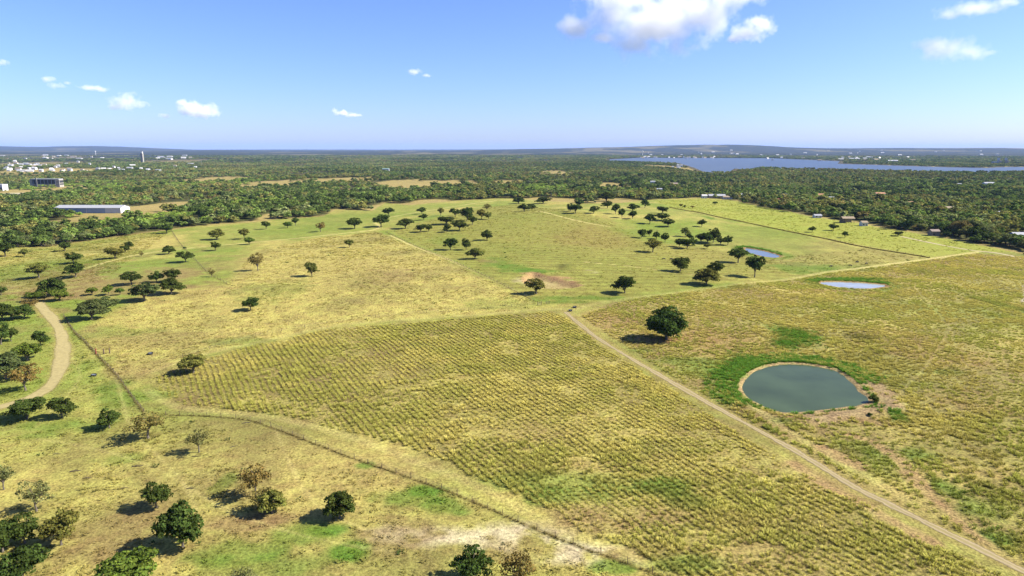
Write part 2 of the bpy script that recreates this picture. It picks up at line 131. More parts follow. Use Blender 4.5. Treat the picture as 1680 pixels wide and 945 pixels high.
PATCHES = [(-13.2, 121.5, 11.4, 3.6, 'pale', 1), (-24.2, 123.0, 4.8, 3.2, 'pale', 0.7), (1.2, 122.4, 9.6, 4.5, 'pale', 1), (12.6, 116.4, 8.6, 3.9, 'pale', 1), (-4.6, 116.8, 5.2, 2.4, 'pale', 0.8), (15.0, 127.6, 10.0, 5.7, 'soil', 0.7),
 (7.2, 122.0, 4.8, 2.1, 'pale', 0.7), (20.2, 113.0, 3.4, 1.9, 'pale', 0.6), (-21.6, 122.2, 9.6, 6.4, 'soil', 0.6), (-1.2, 116.8, 5.2, 3.9, 'soil', 0.5), (-31.2, 147.7, 11.4, 7.6, 'soil', 0.35),
 (-78.2, 127.4, 10.8, 10.2, 'soil', 0.55), (-80.7, 118.6, 9.5, 6.1, 'soil', 0.6), (-56.8, 126.0, 8.0, 2.9, 'soil', 0.9), (-50.3, 128.7, 5.0, 2.8, 'soil', 1), (-62.4, 117.0, 4.6, 3.0, 'soil', 0.4),
 (-75.3, 130.8, 3.9, 2.4, 'soil', 0.7), (-31.2, 116.8, 4.1, 3.3, 'green', 1), (-40.8, 122.0, 7.2, 4.3, 'green', 0.7), (-36.6, 124.0, 4.2, 2.6, 'green', 0.9), (-50.8, 117.0, 8.1, 4.0, 'green', 0.6),
 (-43.4, 112.1, 11.2, 3.7, 'green', 0.5), (-22.6, 137.4, 7.4, 3.8, 'green', 0.7), (-14.2, 133.5, 4.6, 3.3, 'green', 0.7), (-35.2, 152.7, 2.2, 1.6, 'green', 0.8), (-20.4, 140.1, 4.0, 2.8, 'green', 0.8),
 (-65.4, 144.4, 3.5, 7.2, 'green', 0.5), (-95.8, 155.8, 7.0, 2.8, 'green', 0.5), (-124.7, 177.4, 14.8, 5.0, 'green', 0.6), (-117.0, 197.6, 11.5, 7.8, 'green', 0.6), (-128.8, 211.6, 6.1, 7.1, 'green', 0.7),
 (-129.2, 171.7, 6.8, 3.1, 'green', 0.5), (17.8, 112.2, 3.4, 1.9, 'green', 0.8), (-149.0, 232.2, 4.5, 14.0, 'green', 0.35), (-263.6, 381.2, 27.7, 56.2, 'soil', 0.5), (-209.2, 367.0, 44.1, 49.5, 'soil', 0.7),
 (-236.5, 332.6, 17.3, 16.5, 'soil', 0.7), (-207.4, 278.8, 10.2, 17.6, 'soil', 0.45), (-190.1, 418.8, 27.4, 47.0, 'soil', 0.35), (-270.6, 420.5, 29.4, 19.9, 'soil', 0.3), (-193.4, 263.0, 7.2, 23.7, 'soil', 0.3),
 (-158.9, 343.0, 25.4, 17.6, 'soil', 0.25), (-84.1, 397.6, 42.2, 59.2, 'soil', 0.22), (-64.7, 379.8, 15.3, 34.6, 'soil', 0.5), (-123.2, 349.7, 17.7, 28.4, 'green', 0.35), (-164.0, 274.2, 21.6, 7.7, 'green', 0.45),
 (-107.8, 258.9, 12.1, 5.0, 'green', 0.5), (-2.9, 316.1, 23.1, 11.3, 'green', 0.35), (-139.4, 264.9, 30.0, 12.8, 'soil', 0.3), (-127.4, 224.0, 14.1, 11.8, 'soil', 0.55), (9.7, 144.0, 16.7, 4.9, 'green', 0.55),
 (34.1, 141.1, 8.2, 4.1, 'green', 0.8), (10.6, 137.2, 8.0, 3.9, 'green', 0.6), (38.0, 134.6, 5.2, 3.8, 'green', 0.6), (30.2, 128.6, 11.2, 4.7, 'soil', 0.7), (32.5, 113.0, 8.4, 3.1, 'green', 0.7),
 (25.4, 116.8, 6.3, 2.9, 'soil', 0.5), (48.4, 114.0, 12.3, 5.6, 'soil', 0.6), (50.6, 126.2, 12.3, 4.5, 'soil', 0.35), (4.8, 171.2, 9.8, 7.9, 'soil', 0.4), (17.4, 151.4, 14.6, 3.8, 'soil', 0.3),
 (115.5, 267.0, 8.4, 14.1, 'green', 1), (106.7, 256.2, 5.9, 7.6, 'green', 0.8), (114.4, 252.0, 6.9, 5.1, 'soil', 0.3), (139.6, 263.4, 7.0, 8.5, 'dark', 0.8), (129.2, 240.2, 12.8, 6.0, 'dark', 0.3),
 (75.5, 224.3, 9.8, 13.0, 'green', 0.6), (83.8, 231.8, 6.6, 13.1, 'green', 0.8), (60.2, 234.9, 13.4, 4.8, 'green', 0.55), (64.3, 222.4, 8.4, 7.7, 'green', 0.4), (50.2, 246.1, 7.0, 3.8, 'green', 0.6),
 (81.6, 261.1, 20.6, 20.4, 'red', 0.5), (45.4, 290.7, 16.0, 15.2, 'red', 0.35), (59.0, 260.1, 11.0, 5.0, 'red', 0.9), (86.0, 302.6, 28.0, 11.3, 'red', 0.2), (156.6, 235.5, 24.6, 21.0, 'red', 0.4),
 (138.0, 193.7, 13.4, 14.2, 'red', 0.4), (157.0, 258.7, 23.1, 17.4, 'red', 0.25), (231.2, 330.0, 23.2, 45.8, 'red', 0.25), (102.2, 179.6, 5.2, 2.5, 'soil', 1), (90.0, 183.2, 16.8, 3.8, 'soil', 0.95),
 (111.6, 193.9, 2.7, 5.5, 'soil', 0.6), (119.4, 210.2, 3.9, 3.5, 'soil', 0.6), (79.0, 182.5, 5.1, 3.1, 'red', 0.5), (110.0, 184.4, 2.9, 6.0, 'green', 0.8), (89.8, 162.4, 8.4, 7.6, 'green', 0.5),
 (100.0, 158.2, 4.5, 5.4, 'green', 0.7), (88.2, 153.6, 8.7, 8.4, 'green', 0.4), (98.2, 133.6, 7.7, 11.1, 'green', 0.6), (98.0, 140.8, 4.0, 5.5, 'green', 0.6), (94.3, 121.6, 4.8, 5.2, 'green', 0.8),
 (106.8, 138.2, 7.9, 7.8, 'dark', 0.4), (115.8, 160.1, 11.9, 10.9, 'dark', 0.4), (83.5, 158.6, 4.5, 4.7, 'soil', 0.5), (69.6, 141.0, 10.2, 2.8, 'soil', 0.5), (65.6, 151.6, 4.4, 3.2, 'soil', 0.4),
 (76.0, 206.0, 4.6, 15.2, 'green', 0.6), (83.0, 225.4, 3.5, 8.5, 'green', 0.9), (74.9, 179.6, 4.8, 2.2, 'green', 0.5), (69.6, 174.2, 5.0, 2.9, 'green', 0.4), (181.4, 430.4, 22.4, 23.8, 'green', 0.7),
 (186.4, 447.9, 12.4, 14.0, 'soil', 0.3), (217.4, 430.2, 23.9, 13.8, 'green', 0.4), (199.9, 393.0, 21.5, 4.7, 'green', 0.9), (255.4, 421.0, 11.8, 14.1, 'green', 0.4), (115.5, 362.3, 20.0, 7.5, 'green', 0.5),
 (36.2, 329.0, 24.2, 8.8, 'green', 0.7), (0.0, 407.6, 11.0, 17.5, 'green', 0.7), (14.4, 398.2, 10.8, 7.3, 'green', 0.9), (-11.6, 432.4, 9.7, 26.7, 'green', 0.6), (-15.8, 435.4, 7.8, 11.2, 'soil', 0.6),
 (-54.0, 547.2, 14.8, 34.9, 'green', 0.3), (204.6, 706.3, 5.0, 16.7, 'green', 0.9), (33.8, 416.2, 8.3, 11.5, 'dark', 0.6), (47.0, 398.6, 4.3, 6.1, 'pale', 0.5), (188.6, 325.0, 36.0, 21.7, 'green', 0.15),
 (180.6, 357.8, 21.9, 6.0, 'red', 0.8), (116.0, 255.7, 6.9, 2.3, 'soil', 0.2), (132.2, 229.8, 13.0, 12.7, 'green', 0.25), (126.2, 211.2, 11.3, 8.5, 'green', 0.3), (217.2, 302.5, 8.3, 38.2, 'green', 0.2),
 (237.6, 322.9, 4.7, 44.1, 'green', 0.6), (148.2, 220.4, 5.6, 4.1, 'green', 0.5), (6.8, 367.4, 6.8, 10.8, 'pale', 0.6), (23.4, 370.2, 9.9, 3.8, 'pale', 0.7), (22.2, 379.0, 13.6, 3.8, 'redsoil', 0.9),
 (10.6, 390.0, 5.3, 2.9, 'redsoil', 0.7), (30.2, 369.0, 8.0, 1.9, 'redsoil', 0.8)]
GRAVEL_ROAD = [(-230.3, 323.7), (-217.3, 308.8), (-199.0, 288.5), (-185.2, 271.2), (-172.4, 252.3), (-160.4, 232.3), (-151.9, 215.6), (-148.9, 205.2), (-149.6, 198.5), (-153.3, 193.3), (-158.3, 185.7)]
FARM_TRACK = [(24.5, 303.0), (27.8, 287.7), (34.8, 259.3), (42.1, 238.1), (49.3, 219.8), (55.5, 203.5), (61.3, 188.0), (66.4, 174.6), (71.0, 161.4), (74.0, 150.9), (76.7, 141.5), (80.2, 133.9), (84.1, 126.2), (87.9, 118.9), (91.3, 112.2),
 (94.4, 104.8)]
EDGE_ROAD = [(330.9, 578.3), (335.1, 540.6), (343.1, 508.2), (354.1, 491.2), (354.1, 461.2), (343.5, 411.8)]
BEND_ROAD = [(355.1, 433.5), (306.9, 391.9), (283.5, 366.6), (264.6, 341.7), (245.4, 312.8), (234.9, 285.2)]
PALE_TRACKS = [([(25.1, 304.1), (47.5, 324.7), (92.8, 351.3), (145.2, 380.5), (195.7, 415.3), (260.5, 450.4), (311.9, 480.4), (348.3, 502.3)], 2.6),
 ([(-209.7, 542.8), (-165.7, 577.4), (-130.8, 608.8), (-123.9, 623.6), (-125.8, 645.7), (-135.0, 674.6)], 2.0), ([(-133.8, 735.7), (-91.1, 853.8), (-58.9, 947.1), (-22.9, 1033.8)], 2.0),
 ([(-264.6, 414.5), (-265.6, 435.3), (-264.3, 468.8), (-246.2, 506.6), (-209.7, 542.8)], 1.6), ([(-103.7, 578.7), (-61.3, 486.5), (-29.8, 411.6), (-13.7, 376.6), (3.1, 339.9)], 1.5),
 ([(-123.0, 223.2), (-114.6, 242.0), (-94.4, 261.8), (-72.5, 281.3), (-21.8, 296.3), (16.9, 308.2), (23.9, 307.3)], 2.2),
 ([(-115.6, 205.1), (-98.7, 190.1), (-71.0, 182.9), (-45.5, 170.8), (-22.1, 153.6), (-5.4, 139.9), (5.0, 129.0), (14.3, 120.9), (24.7, 113.0)], 2.4), ([(27.2, 764.0), (47.0, 702.7), (69.9, 652.4), (89.8, 628.0)], 1.6),
 ([(7.1, 353.7), (20.6, 347.3), (33.9, 354.2), (39.6, 362.5)], 1.2), ([(69.6, 194.2), (75.1, 171.4), (80.8, 149.9), (85.0, 136.7)], 2.2),
 ([(-126.2, 169.7), (-107.8, 163.5), (-84.0, 150.4), (-62.4, 133.4), (-40.7, 121.9), (-23.1, 116.7)], 0.7), ([(-135.9, 223.9), (-104.7, 176.4), (-75.2, 144.2), (-63.2, 126.4)], 0.7),
 ([(-64.9, 175.1), (-52.0, 150.2), (-41.6, 133.5), (-29.2, 124.0)], 0.7), ([(-179.0, 261.5), (-145.2, 218.6), (-131.6, 177.6)], 0.7), ([(47.0, 433.2), (82.7, 415.5), (100.5, 395.9), (140.1, 385.6)], 0.7),
 ([(113.0, 193.4), (144.3, 227.6), (182.7, 275.3), (223.1, 371.4)], 0.7)]
ERODED_TRACKS = [([(89.9, 170.1), (93.4, 165.9), (94.5, 156.4), (92.7, 145.6), (91.5, 136.6), (91.4, 128.0), (90.6, 114.4)], 2.2), ([(78.8, 163.4), (81.8, 154.9), (83.1, 151.5)], 1.6),
 ([(67.7, 153.2), (71.6, 142.4), (75.8, 131.7), (81.1, 119.3)], 2.0)]
MEADOW_ARCS = [([(172.8, 380.1), (162.2, 397.1), (158.7, 355.3), (180.2, 352.9), (204.1, 361.4), (216.7, 378.3), (214.1, 392.9)], 1.5)]
FENCES = [('wire fence on dark posts running from the gravel road bend to the field corner', [(-201.4, 298.0), (-181.4, 273.8), (-169.9, 261.6), (-155.4, 245.2), (-134.1, 220.7), (-117.5, 199.9), (-106.6, 186.7)], 4.0, 1.0),
 ('long overgrown wire fence between the lower pasture and the grass rows',
  [(-99.0, 184.2), (-86.6, 182.8), (-73.1, 179.4), (-58.2, 169.6), (-42.6, 158.6), (-27.2, 148.5), (-12.1, 138.1), (1.2, 127.2), (11.8, 119.2), (21.3, 113.0), (29.0, 107.6)], 4.0, 1.0),
 ('cross fence of old posts through the upper pasture', [(-318.6, 636.7), (-274.7, 558.4), (-244.8, 506.5), (-214.0, 454.2), (-179.4, 396.0), (-153.7, 361.2)], 6.0, 0.35),
 ('fence with a worn track beside the mown hill slope', [(-111.0, 598.9), (-68.2, 505.0), (-39.2, 434.0), (-17.5, 385.4), (0.0, 346.5), (10.6, 322.8)], 5.0, 0.6),
 ('weedy fence dividing the yellow green far field from the slope', [(201.4, 878.0), (208.2, 792.7), (218.2, 719.7), (242.2, 644.7), (263.8, 576.5), (271.0, 538.3), (277.9, 506.0), (291.5, 471.6)], 6.0, 1.6),
 ('thin wire fence along the top of the grass rows', [(-120.2, 239.3), (-103.0, 265.3), (-87.1, 278.0), (-69.7, 289.3), (-38.6, 300.9), (-11.3, 308.0), (10.4, 315.9)], 9.0, 0.12)]
GATE_POSTS = [('dark red corner post of the pasture gateway beside the fence', (-155.4, 245.2), 2.1, 'red'), ('first dark timber post of the pasture gateway beyond the red post', (-152.4, 245.1), 1.9, 'dark'),
 ('last dark timber post of the pasture gateway', (-150.8, 246.1), 1.9, 'dark')]
FIELD_GATE = [(12.1, 314.8), (13.9, 315.4)]
BRACE_GATE = [(16.2, 317.1), (17.7, 317.2)]
TROUGHS = [('dark round stock trough in the pasture near the gateway', (-141.1, 220.0)), ('dark feed tub on the track junction, nearer the farm track', (26.8, 304.6)),
 ('dark feed tub on the bare ground of the track junction', (29.3, 310.7)), ('small dark feed tub on the hay field edge above the grass rows', (-134.1, 243.4))]
LOGS = [(-114.8, 160.4, 0.2), (-98.8, 146.8, 0.15), (-87.3, 141.5, 0.35), (-71.9, 140.9, 0.1), (-103.9, 150.6, 0.3), (-101.5, 138.0, 0.5), (-78.0, 157.0, 0.1), (-73.5, 177.7, 0.4), (-90.0, 152.2, 0.2), (-70.9, 162.4, 0.6)]
COWS = [(204.7, 432.5, 0.3), (218.8, 435.9, 2.8), (230.0, 449.6, 0.1), (233.0, 443.5, 0.4), (101.4, 450.9, 3.0), (106.2, 450.7, 0.2)]
BUSHES = [('dark leafy bush at the water edge of the round pond dam', (109.4, 195.5), 3.2, 2.2, 'd'), ('small dark bush on the bare dam of the round pond', (101.7, 183.1), 1.6, 0.9, 'd'),
 ('small round bush beside the track gap in the cross fence', (-243.9, 504.7), 2.6, 1.8, 'd')]
WOOD_EDGE = [(-457.7, 488.2), (-412.5, 508.9), (-405.6, 537.0), (-371.7, 529.7), (-366.8, 533.1), (-358.5, 554.2), (-343.7, 586.8), (-329.6, 623.9), (-317.5, 645.2), (-307.2, 667.3), (-271.0, 705.8), (-252.8, 739.9), (-214.8, 777.3),
 (-218.9, 854.3), (-170.9, 834.8), (-180.0, 974.8), (-140.0, 927.1), (-85.0, 1007.9), (-28.9, 1084.9), (0.0, 1099.1), (53.3, 1001.8), (100.4, 942.5), (152.2, 952.0), (220.5, 1057.6), (306.7, 1115.9), (337.4, 1056.5),
 (330.4, 884.8), (320.6, 734.0), (344.3, 688.6), (347.4, 636.8), (358.6, 588.5), (364.9, 541.7), (370.2, 488.9), (377.0, 433.9)]
CLEARINGS = [(-463.8, 880.7, 39.8, 169.7), (-957.8, 1265.8, 78.3, 290.2), (-1653.0, 2447.6, 204.0, 356.6), (-994.4, 1386.5, 37.2, 179.5), (-578.7, 1688.2, 89.3, 189.5), (-589.8, 1490.5, 27.1, 163.2), (-468.0, 1835.8, 101.5, 196.7),
 (-870.8, 1992.7, 87.8, 168.9), (-183.7, 1668.7, 113.9, 167.0), (-1040.2, 1635.0, 20.3, 144.9), (-15.7, 1727.6, 47.8, 136.4), (-327.5, 1365.7, 25.2, 126.3), (-684.8, 989.1, 32.1, 100.0), (162.6, 2503.6, 56.0, 311.7),
 (243.8, 1639.3, 35.7, 130.9), (666.8, 3088.4, 55.5, 319.4), (-269.0, 803.7, 13.3, 71.9), (-119.6, 918.2, 68.6, 97.1), (57.0, 1027.4, 66.6, 109.8), (144.2, 973.5, 40.3, 113.2), (-2827.4, 3939.7, 258.5, 837.1),
 (-3721.5, 6317.8, 707.9, 1007.6), (-2339.0, 4889.8, 230.2, 418.4), (670.2, 2707.5, 49.2, 352.0), (-285.8, 1717.3, 46.1, 168.1)]
SCRUB = [(-911.4, 2078.0, 323.6, 911.8), (-412.0, 715.6, 93.6, 84.6), (-426.0, 2731.3, 473.7, 411.0), (-354.4, 990.7, 49.9, 146.2), (78.1, 1454.3, 90.7, 212.7), (229.2, 1377.0, 74.2, 192.5), (-843.0, 2738.6, 346.6, 296.3)]
SHED = (-496.2, 801.0, 76.8, 12.2)
RUIN = (-1062.8, 1569.8, 67.7, 19.4)
WHITE_BLOCK = (-1057.1, 1415.6, 22.0, 12.5)
TOWER = (-2245.8, 4223.6, 13.1, 70.3)
PLANT = (2740.4, 3883.2, 83.0, 34.2)
HOUSES = [('small white shed with dark doorways at the far field edge', 'shed', 307.7, 1098.0, 8.2, 5.8), ('long low metal roofed barn beside the small white shed', 'barn', 332.0, 1111.0, 26.8, 5.9),
 ('tan earth coloured lean-to beside the long low barn', 'tan', 340.8, 1085.2, 14.1, 4.8), ('white roofed bungalow above the dark wood edge by the barn', 'white', 386.2, 1140.3, 23.0, 6.0),
 ('open carport with a wide tan roof at the wood edge', 'carport', 334.8, 679.0, 11.7, 6.1), ('white trailer parked under the dark trees at the wood edge', 'white', 323.7, 722.3, 7.4, 2.6),
 ('long pale roof showing above the trees behind the carport', 'white', 382.4, 789.4, 11.0, 4.9), ('grey brown gabled barn half hidden in the wood edge', 'brown', 361.8, 580.6, 6.9, 5.2),
 ('blue white house with a metal roof beside the road bend', 'blue', 417.4, 555.9, 12.7, 5.5), ('tan roofed house with pale walls deep in the wood', 'tan', 514.5, 805.7, 12.8, 7.9),
 ('orange roofed house among the far trees', 'orange', 609.6, 1136.5, 14.7, 9.1), ('reddish gabled house beside a bare yard in the wood', 'orange', 528.2, 908.4, 13.1, 7.3),
 ('wide white metal roof far inside the wood', 'white', 1087.5, 1569.8, 22.8, 9.7), ('small white gabled house in the mixed wood', 'white', 327.6, 1605.0, 11.0, 11.4),
 ('white sided house deep among green trees beyond the crest', 'white', 270.2, 1261.0, 9.4, 8.9), ('low grey roof between the trees beyond the crest', 'brown', 369.1, 1570.3, 17.2, 8.3),
 ('pale roofed house hidden behind the first wood on the crest', 'white', -272.5, 1315.2, 16.0, 9.4), ('long green roofed barn beyond the scrub', 'green', -476.6, 2611.6, 25.2, 11.4),
 ('brown house with a pale wall in the wood by the carport', 'tan', 338.4, 653.7, 5.5, 4.7), ('pale cottage roof tucked among oaks above the road bend', 'tan', 587.9, 862.4, 10.2, 6.1),
 ('white cottage roof tucked among oaks above the road bend', 'white', 548.0, 763.6, 7.5, 6.1), ('low white roof peeping from the middle wood', 'white', 1007.0, 1550.2, 14.7, 8.2),
 ('dark red roof at the wood edge beyond the far field', 'red', 376.4, 976.4, 10.3, 6.9), ('white gable among trees behind the dark red roof', 'white', 445.8, 1122.2, 7.6, 8.0),
 ('pink walled house beyond the far field corner', 'orange', 494.8, 1102.8, 11.3, 7.8), ('low pale roof beside the pink walled house', 'white', 480.2, 1032.7, 12.3, 6.4)]
TOWN = [(-2365.9, 3479.5, 26.0, 7.2), (-2710.3, 3870.5, 27.0, 8.5), (-2337.6, 3415.4, 30.6, 9.2), (-1838.4, 2581.4, 18.4, 6.5), (-1624.5, 2391.0, 14.2, 6.9), (-1661.7, 2388.4, 21.4, 5.1), (-2484.0, 3512.0, 18.1, 11),
 (-3077.4, 4300.0, 17.4, 11), (-2131.9, 3133.4, 13.0, 10.7), (-1904.7, 2689.8, 11.4, 6.1), (-1809.8, 2600.3, 9.1, 6.9), (-3145.6, 4400.7, 11.4, 11), (-2610.2, 3820.4, 16.0, 7.6), (-2339.6, 3431.8, 26.5, 8.1),
 (-2839.0, 3974.2, 22.7, 10.4), (-1686.4, 2380.6, 23.3, 6.1), (-1548.8, 2383.6, 9, 6.1), (-1480.4, 2408.2, 9, 5.0), (-1544.4, 2490.8, 11.7, 6.8), (-1624.4, 2445.6, 12.9, 7.5), (-1632.4, 2461.6, 14.6, 6.7),
 (-1602.0, 2472.6, 12.4, 7.2), (-1716.1, 2582.6, 9, 6.6), (-1670.2, 2614.9, 15.1, 7.1), (-1589.4, 2492.4, 16.9, 7.1), (-1574.3, 2673.0, 14.8, 6.5), (-1347.6, 2566.2, 13.7, 8.0), (-1515.0, 2610.4, 12.1, 6.8),
 (-1229.6, 2408.4, 20.9, 7.1), (-1550.2, 2595.5, 16.5, 8.7), (-1406.4, 2498.0, 17.6, 6.2), (-1332.4, 2533.8, 14.2, 7.4), (-1507.0, 2734.6, 21.9, 9.5), (-3208.0, 6517.6, 46, 11), (-3752.8, 5674.1, 17.5, 11),
 (-3242.4, 5211.0, 44.2, 11), (-2522.7, 5117.9, 46, 11), (-3421.8, 5808.2, 28.0, 11), (-3276.8, 6485.2, 46, 11), (-2546.0, 5391.4, 34.4, 11), (-2950.0, 5863.8, 46, 11), (-3906.4, 6460.8, 20.3, 11), (-2686.6, 5277.5, 26.8, 11),
 (-2496.1, 5398.8, 22.9, 11), (-3903.7, 5821.2, 46, 11), (-3492.8, 7428.6, 46, 11), (-3235.2, 6592.0, 40.2, 11), (-4926.2, 6730.1, 46, 11), (-5155.8, 7692.8, 46, 11), (-4459.2, 6614.2, 24.5, 11), (-4415.3, 6785.4, 46, 11),
 (-4660.4, 7280.5, 46, 11), (-4340.0, 6587.5, 22.4, 11), (-1848.6, 2555.6, 10.0, 6.8), (-1872.8, 2560.5, 10.5, 6.9), (-2458.4, 3532.6, 31.3, 9.7), (-1786.2, 2592.7, 20.3, 7.9), (-2236.7, 3099.4, 16.4, 10.5),
 (-2759.9, 3810.0, 9, 11), (-1919.2, 2635.2, 12.7, 8.6), (-1804.8, 2486.0, 11.0, 4.9), (-1865.6, 2554.8, 9.2, 6.0), (-2386.5, 3481.5, 21.0, 9.7), (-2148.4, 3138.2, 9, 8.0), (-2578.2, 3757.8, 14.7, 7.3), (-3516.5, 4847.6, 9, 11),
 (-1824.2, 2791.9, 9, 7.2), (-2323.1, 3217.9, 22.4, 11), (-2061.4, 3150.6, 17.1, 10.3), (-2489.6, 3553.8, 17.8, 10.3), (-2470.4, 3849.2, 14.6, 7.8), (-3808.7, 5446.1, 22.8, 11), (-1829.0, 2793.0, 12.1, 9.2),
 (-2379.3, 3531.2, 20.4, 9.3), (-1815.8, 2758.9, 9.2, 5.6), (-2150.6, 3148.0, 13.9, 7.1), (-2809.8, 4497.5, 16.4, 9.2), (-1877.6, 2724.6, 10.1, 8.6), (-4133.0, 6557.0, 46, 11), (-1433.6, 2680.0, 9.3, 8.2),
 (-1643.1, 2863.6, 9.0, 8.0), (-1574.2, 2775.2, 9, 6.8), (-1483.9, 3055.2, 12.2, 9.2), (-1666.5, 3601.6, 26.4, 7.0), (-1375.1, 3013.5, 11.2, 6.6), (-1762.6, 3222.2, 22.9, 8.9), (-2189.0, 3598.4, 9.7, 11)]
SHORE_TOWN = [(2369.3, 8714.9, 16.0, 11), (4439.2, 10547.9, 43.5, 11), (4372.0, 7831.3, 22.1, 11), (4370.4, 7869.4, 13.1, 11), (3616.0, 8250.4, 12.5, 11), (4642.4, 9561.3, 46, 11), (2832.6, 8911.9, 22.1, 11), (3890.8, 12369.4, 39.2, 11),
 (8161.0, 12137.8, 37.4, 11), (5669.2, 12508.7, 46, 11), (1765.2, 8180.6, 22.3, 11), (1667.0, 8369.2, 32.4, 11), (6918.0, 11372.2, 33.1, 11), (2748.5, 8489.4, 28.8, 11), (6692.0, 12620.8, 29.9, 11), (3030.6, 7944.3, 31.5, 11),
 (5961.8, 11944.3, 21.4, 11), (2839.6, 10603.8, 17.9, 11), (7654.0, 12354.8, 28.9, 11), (5902.6, 8464.8, 23.1, 11), (3414.9, 8526.4, 20.0, 11), (5505.3, 8169.1, 37.6, 11), (2823.6, 7890.4, 23.6, 11), (2889.2, 9168.2, 46, 11),
 (2684.0, 8315.4, 23.2, 11), (4978.4, 10034.4, 9, 11), (5422.8, 10200.6, 46, 11), (1991.2, 8178.4, 23.9, 11), (2067.3, 10639.2, 37.0, 11), (3075.0, 10659.4, 46, 11), (1558.9, 5912.8, 24.3, 11), (1479.6, 6145.0, 33.7, 11),
 (1626.1, 5865.7, 25.8, 11), (1477.3, 5985.2, 11.4, 11), (1517.6, 5973.3, 27.7, 11), (1359.4, 6019.7, 14.1, 11), (1247.8, 6052.4, 29.2, 11), (1693.9, 5921.6, 13.4, 11), (1435.2, 5725.9, 17.6, 11), (1201.1, 6110.5, 21.8, 11),
 (1159.4, 6078.4, 19.9, 11), (1080.4, 5835.2, 12.1, 11), (1871.8, 6443.4, 20.5, 11), (1629.1, 5940.6, 11.2, 11), (1652.6, 5715.3, 14.5, 11), (1557.0, 5961.8, 11.5, 11), (1179.1, 6107.5, 24.6, 11), (1519.2, 5972.8, 26.0, 11),
 (1085.3, 5764.7, 26.4, 11), (1334.3, 5729.2, 10.6, 11), (2221.0, 4694.0, 29.3, 11), (2237.5, 5347.7, 21.8, 10.4), (2281.0, 4176.8, 34.8, 10.1), (2016.8, 4559.1, 23.5, 11), (2958.4, 5599.1, 21.5, 11), (2299.6, 4162.7, 20.6, 11),
 (1799.0, 4801.1, 15.7, 10.9), (3133.2, 5926.5, 9, 11), (2627.6, 4555.0, 26.9, 11), (2887.0, 5826.2, 21.4, 11), (3502.0, 6154.8, 26.5, 11), (3149.0, 6154.0, 34.3, 11), (2447.6, 4936.2, 38.2, 11), (1986.0, 5403.0, 19.9, 11),
 (2527.0, 5172.4, 46, 10.0), (2166.4, 5589.3, 17.3, 11), (2717.9, 5361.0, 34.6, 11), (2959.6, 6110.2, 28.9, 11), (2401.1, 4592.2, 41.4, 11), (2709.9, 5698.4, 20.0, 11), (2294.2, 4521.2, 14.6, 9.6), (3110.3, 6031.6, 29.4, 11),
 (745.9, 3055.8, 12.0, 7.5), (720.3, 3011.2, 11.2, 9.4), (644.8, 2689.0, 9.9, 7.4), (725.2, 3036.8, 11.5, 6.6), (658.9, 2842.3, 9, 6.5), (662.8, 2751.9, 9.6, 8.3)]
MASTS = [(-4863.6, 8132.5, 46), (1486.2, 7928.4, 60)]
POLES = [(59.6, 1049.8, 10), (-1555.1, 3478.1, 30), (-1321.1, 5177.3, 34)]
CLOUDS = [('largest white heaped cloud, spreading high over the lake',
  [(1783, 9000, 1625, 723, 578, 434), (2347, 9000, 1733, 642, 514, 337), (1251, 9000, 1676, 482, 385, 273), (799, 9000, 1532, 305, 244, 201), (1528, 9000, 1336, 361, 289, 177), (2026, 9000, 1315, 321, 257, 161),
   (1432, 9000, 1910, 602, 482, 209), (2638, 9000, 1910, 482, 385, 177), (1105, 9000, 1431, 241, 193, 96)]),
 ('small ragged cloud just beside the largest cloud', [(2931, 9000, 1489, 305, 244, 128), (3114, 9000, 1589, 273, 218, 128), (2783, 9000, 1431, 177, 141, 80)]),
 ('compact bright oval cloud below a wispy streak', [(5468, 9000, 1300, 442, 353, 193), (5272, 9000, 1336, 281, 225, 145), (5740, 9000, 1264, 361, 289, 112), (6009, 9000, 1256, 177, 141, 64)]),
 ('thin wispy streak of cloud above the oval one', [(5747, 9000, 1775, 466, 373, 96), (5455, 9000, 1697, 209, 167, 72), (6151, 9000, 1861, 241, 193, 72)]),
 ('small bright heaped cloud low over the town', [(-6412, 14000, 851, 325, 260, 200), (-6113, 14000, 804, 350, 280, 187), (-6524, 14000, 945, 175, 140, 100), (-6886, 14000, 710, 150, 120, 75)]),
 ('soft fainter cloud beside the bright heaped one over the town', [(-7669, 14000, 968, 375, 300, 175), (-7595, 14000, 1085, 225, 180, 112), (-7859, 14000, 886, 200, 160, 100), (-7372, 14000, 922, 200, 160, 100)]),
 ('tiny flat cloud low over the middle horizon', [(-3367, 14000, 769, 225, 180, 75), (-3151, 14000, 722, 200, 160, 50), (-3510, 14000, 816, 100, 80, 62)]),
 ('faint small wisp of cloud alone in the upper sky', [(-1505, 11000, 1232, 177, 141, 59), (-1318, 11000, 1178, 118, 94, 39)]),
 ('faint ragged wisp of cloud above the town clouds',
  [(-9142, 14000, 1409, 175, 140, 75), (-8990, 14000, 1294, 200, 160, 75), (-8768, 14000, 1340, 100, 80, 50), (-8298, 14000, 1247, 325, 260, 62), (-8122, 14000, 1213, 200, 160, 62)]),
 ('small cloud tuft out beyond the ragged wisp', [(-8599, 12000, 1484, 171, 137, 75), (-8778, 12000, 1513, 171, 137, 86)])]

# ---------------------------------------------------------------- terrain maths (metres; x east, y north, z up)
def _hash(ix, iy, seed):
    h = (ix.astype(np.int64) * 374761393 + iy.astype(np.int64) * 668265263 + seed * 982451653) & 0x7fffffff
    h = ((h ^ (h >> 13)) * 1274126177) & 0x7fffffff
    h = h ^ (h >> 16)
    return (h & 0xffffff) / float(0xffffff)

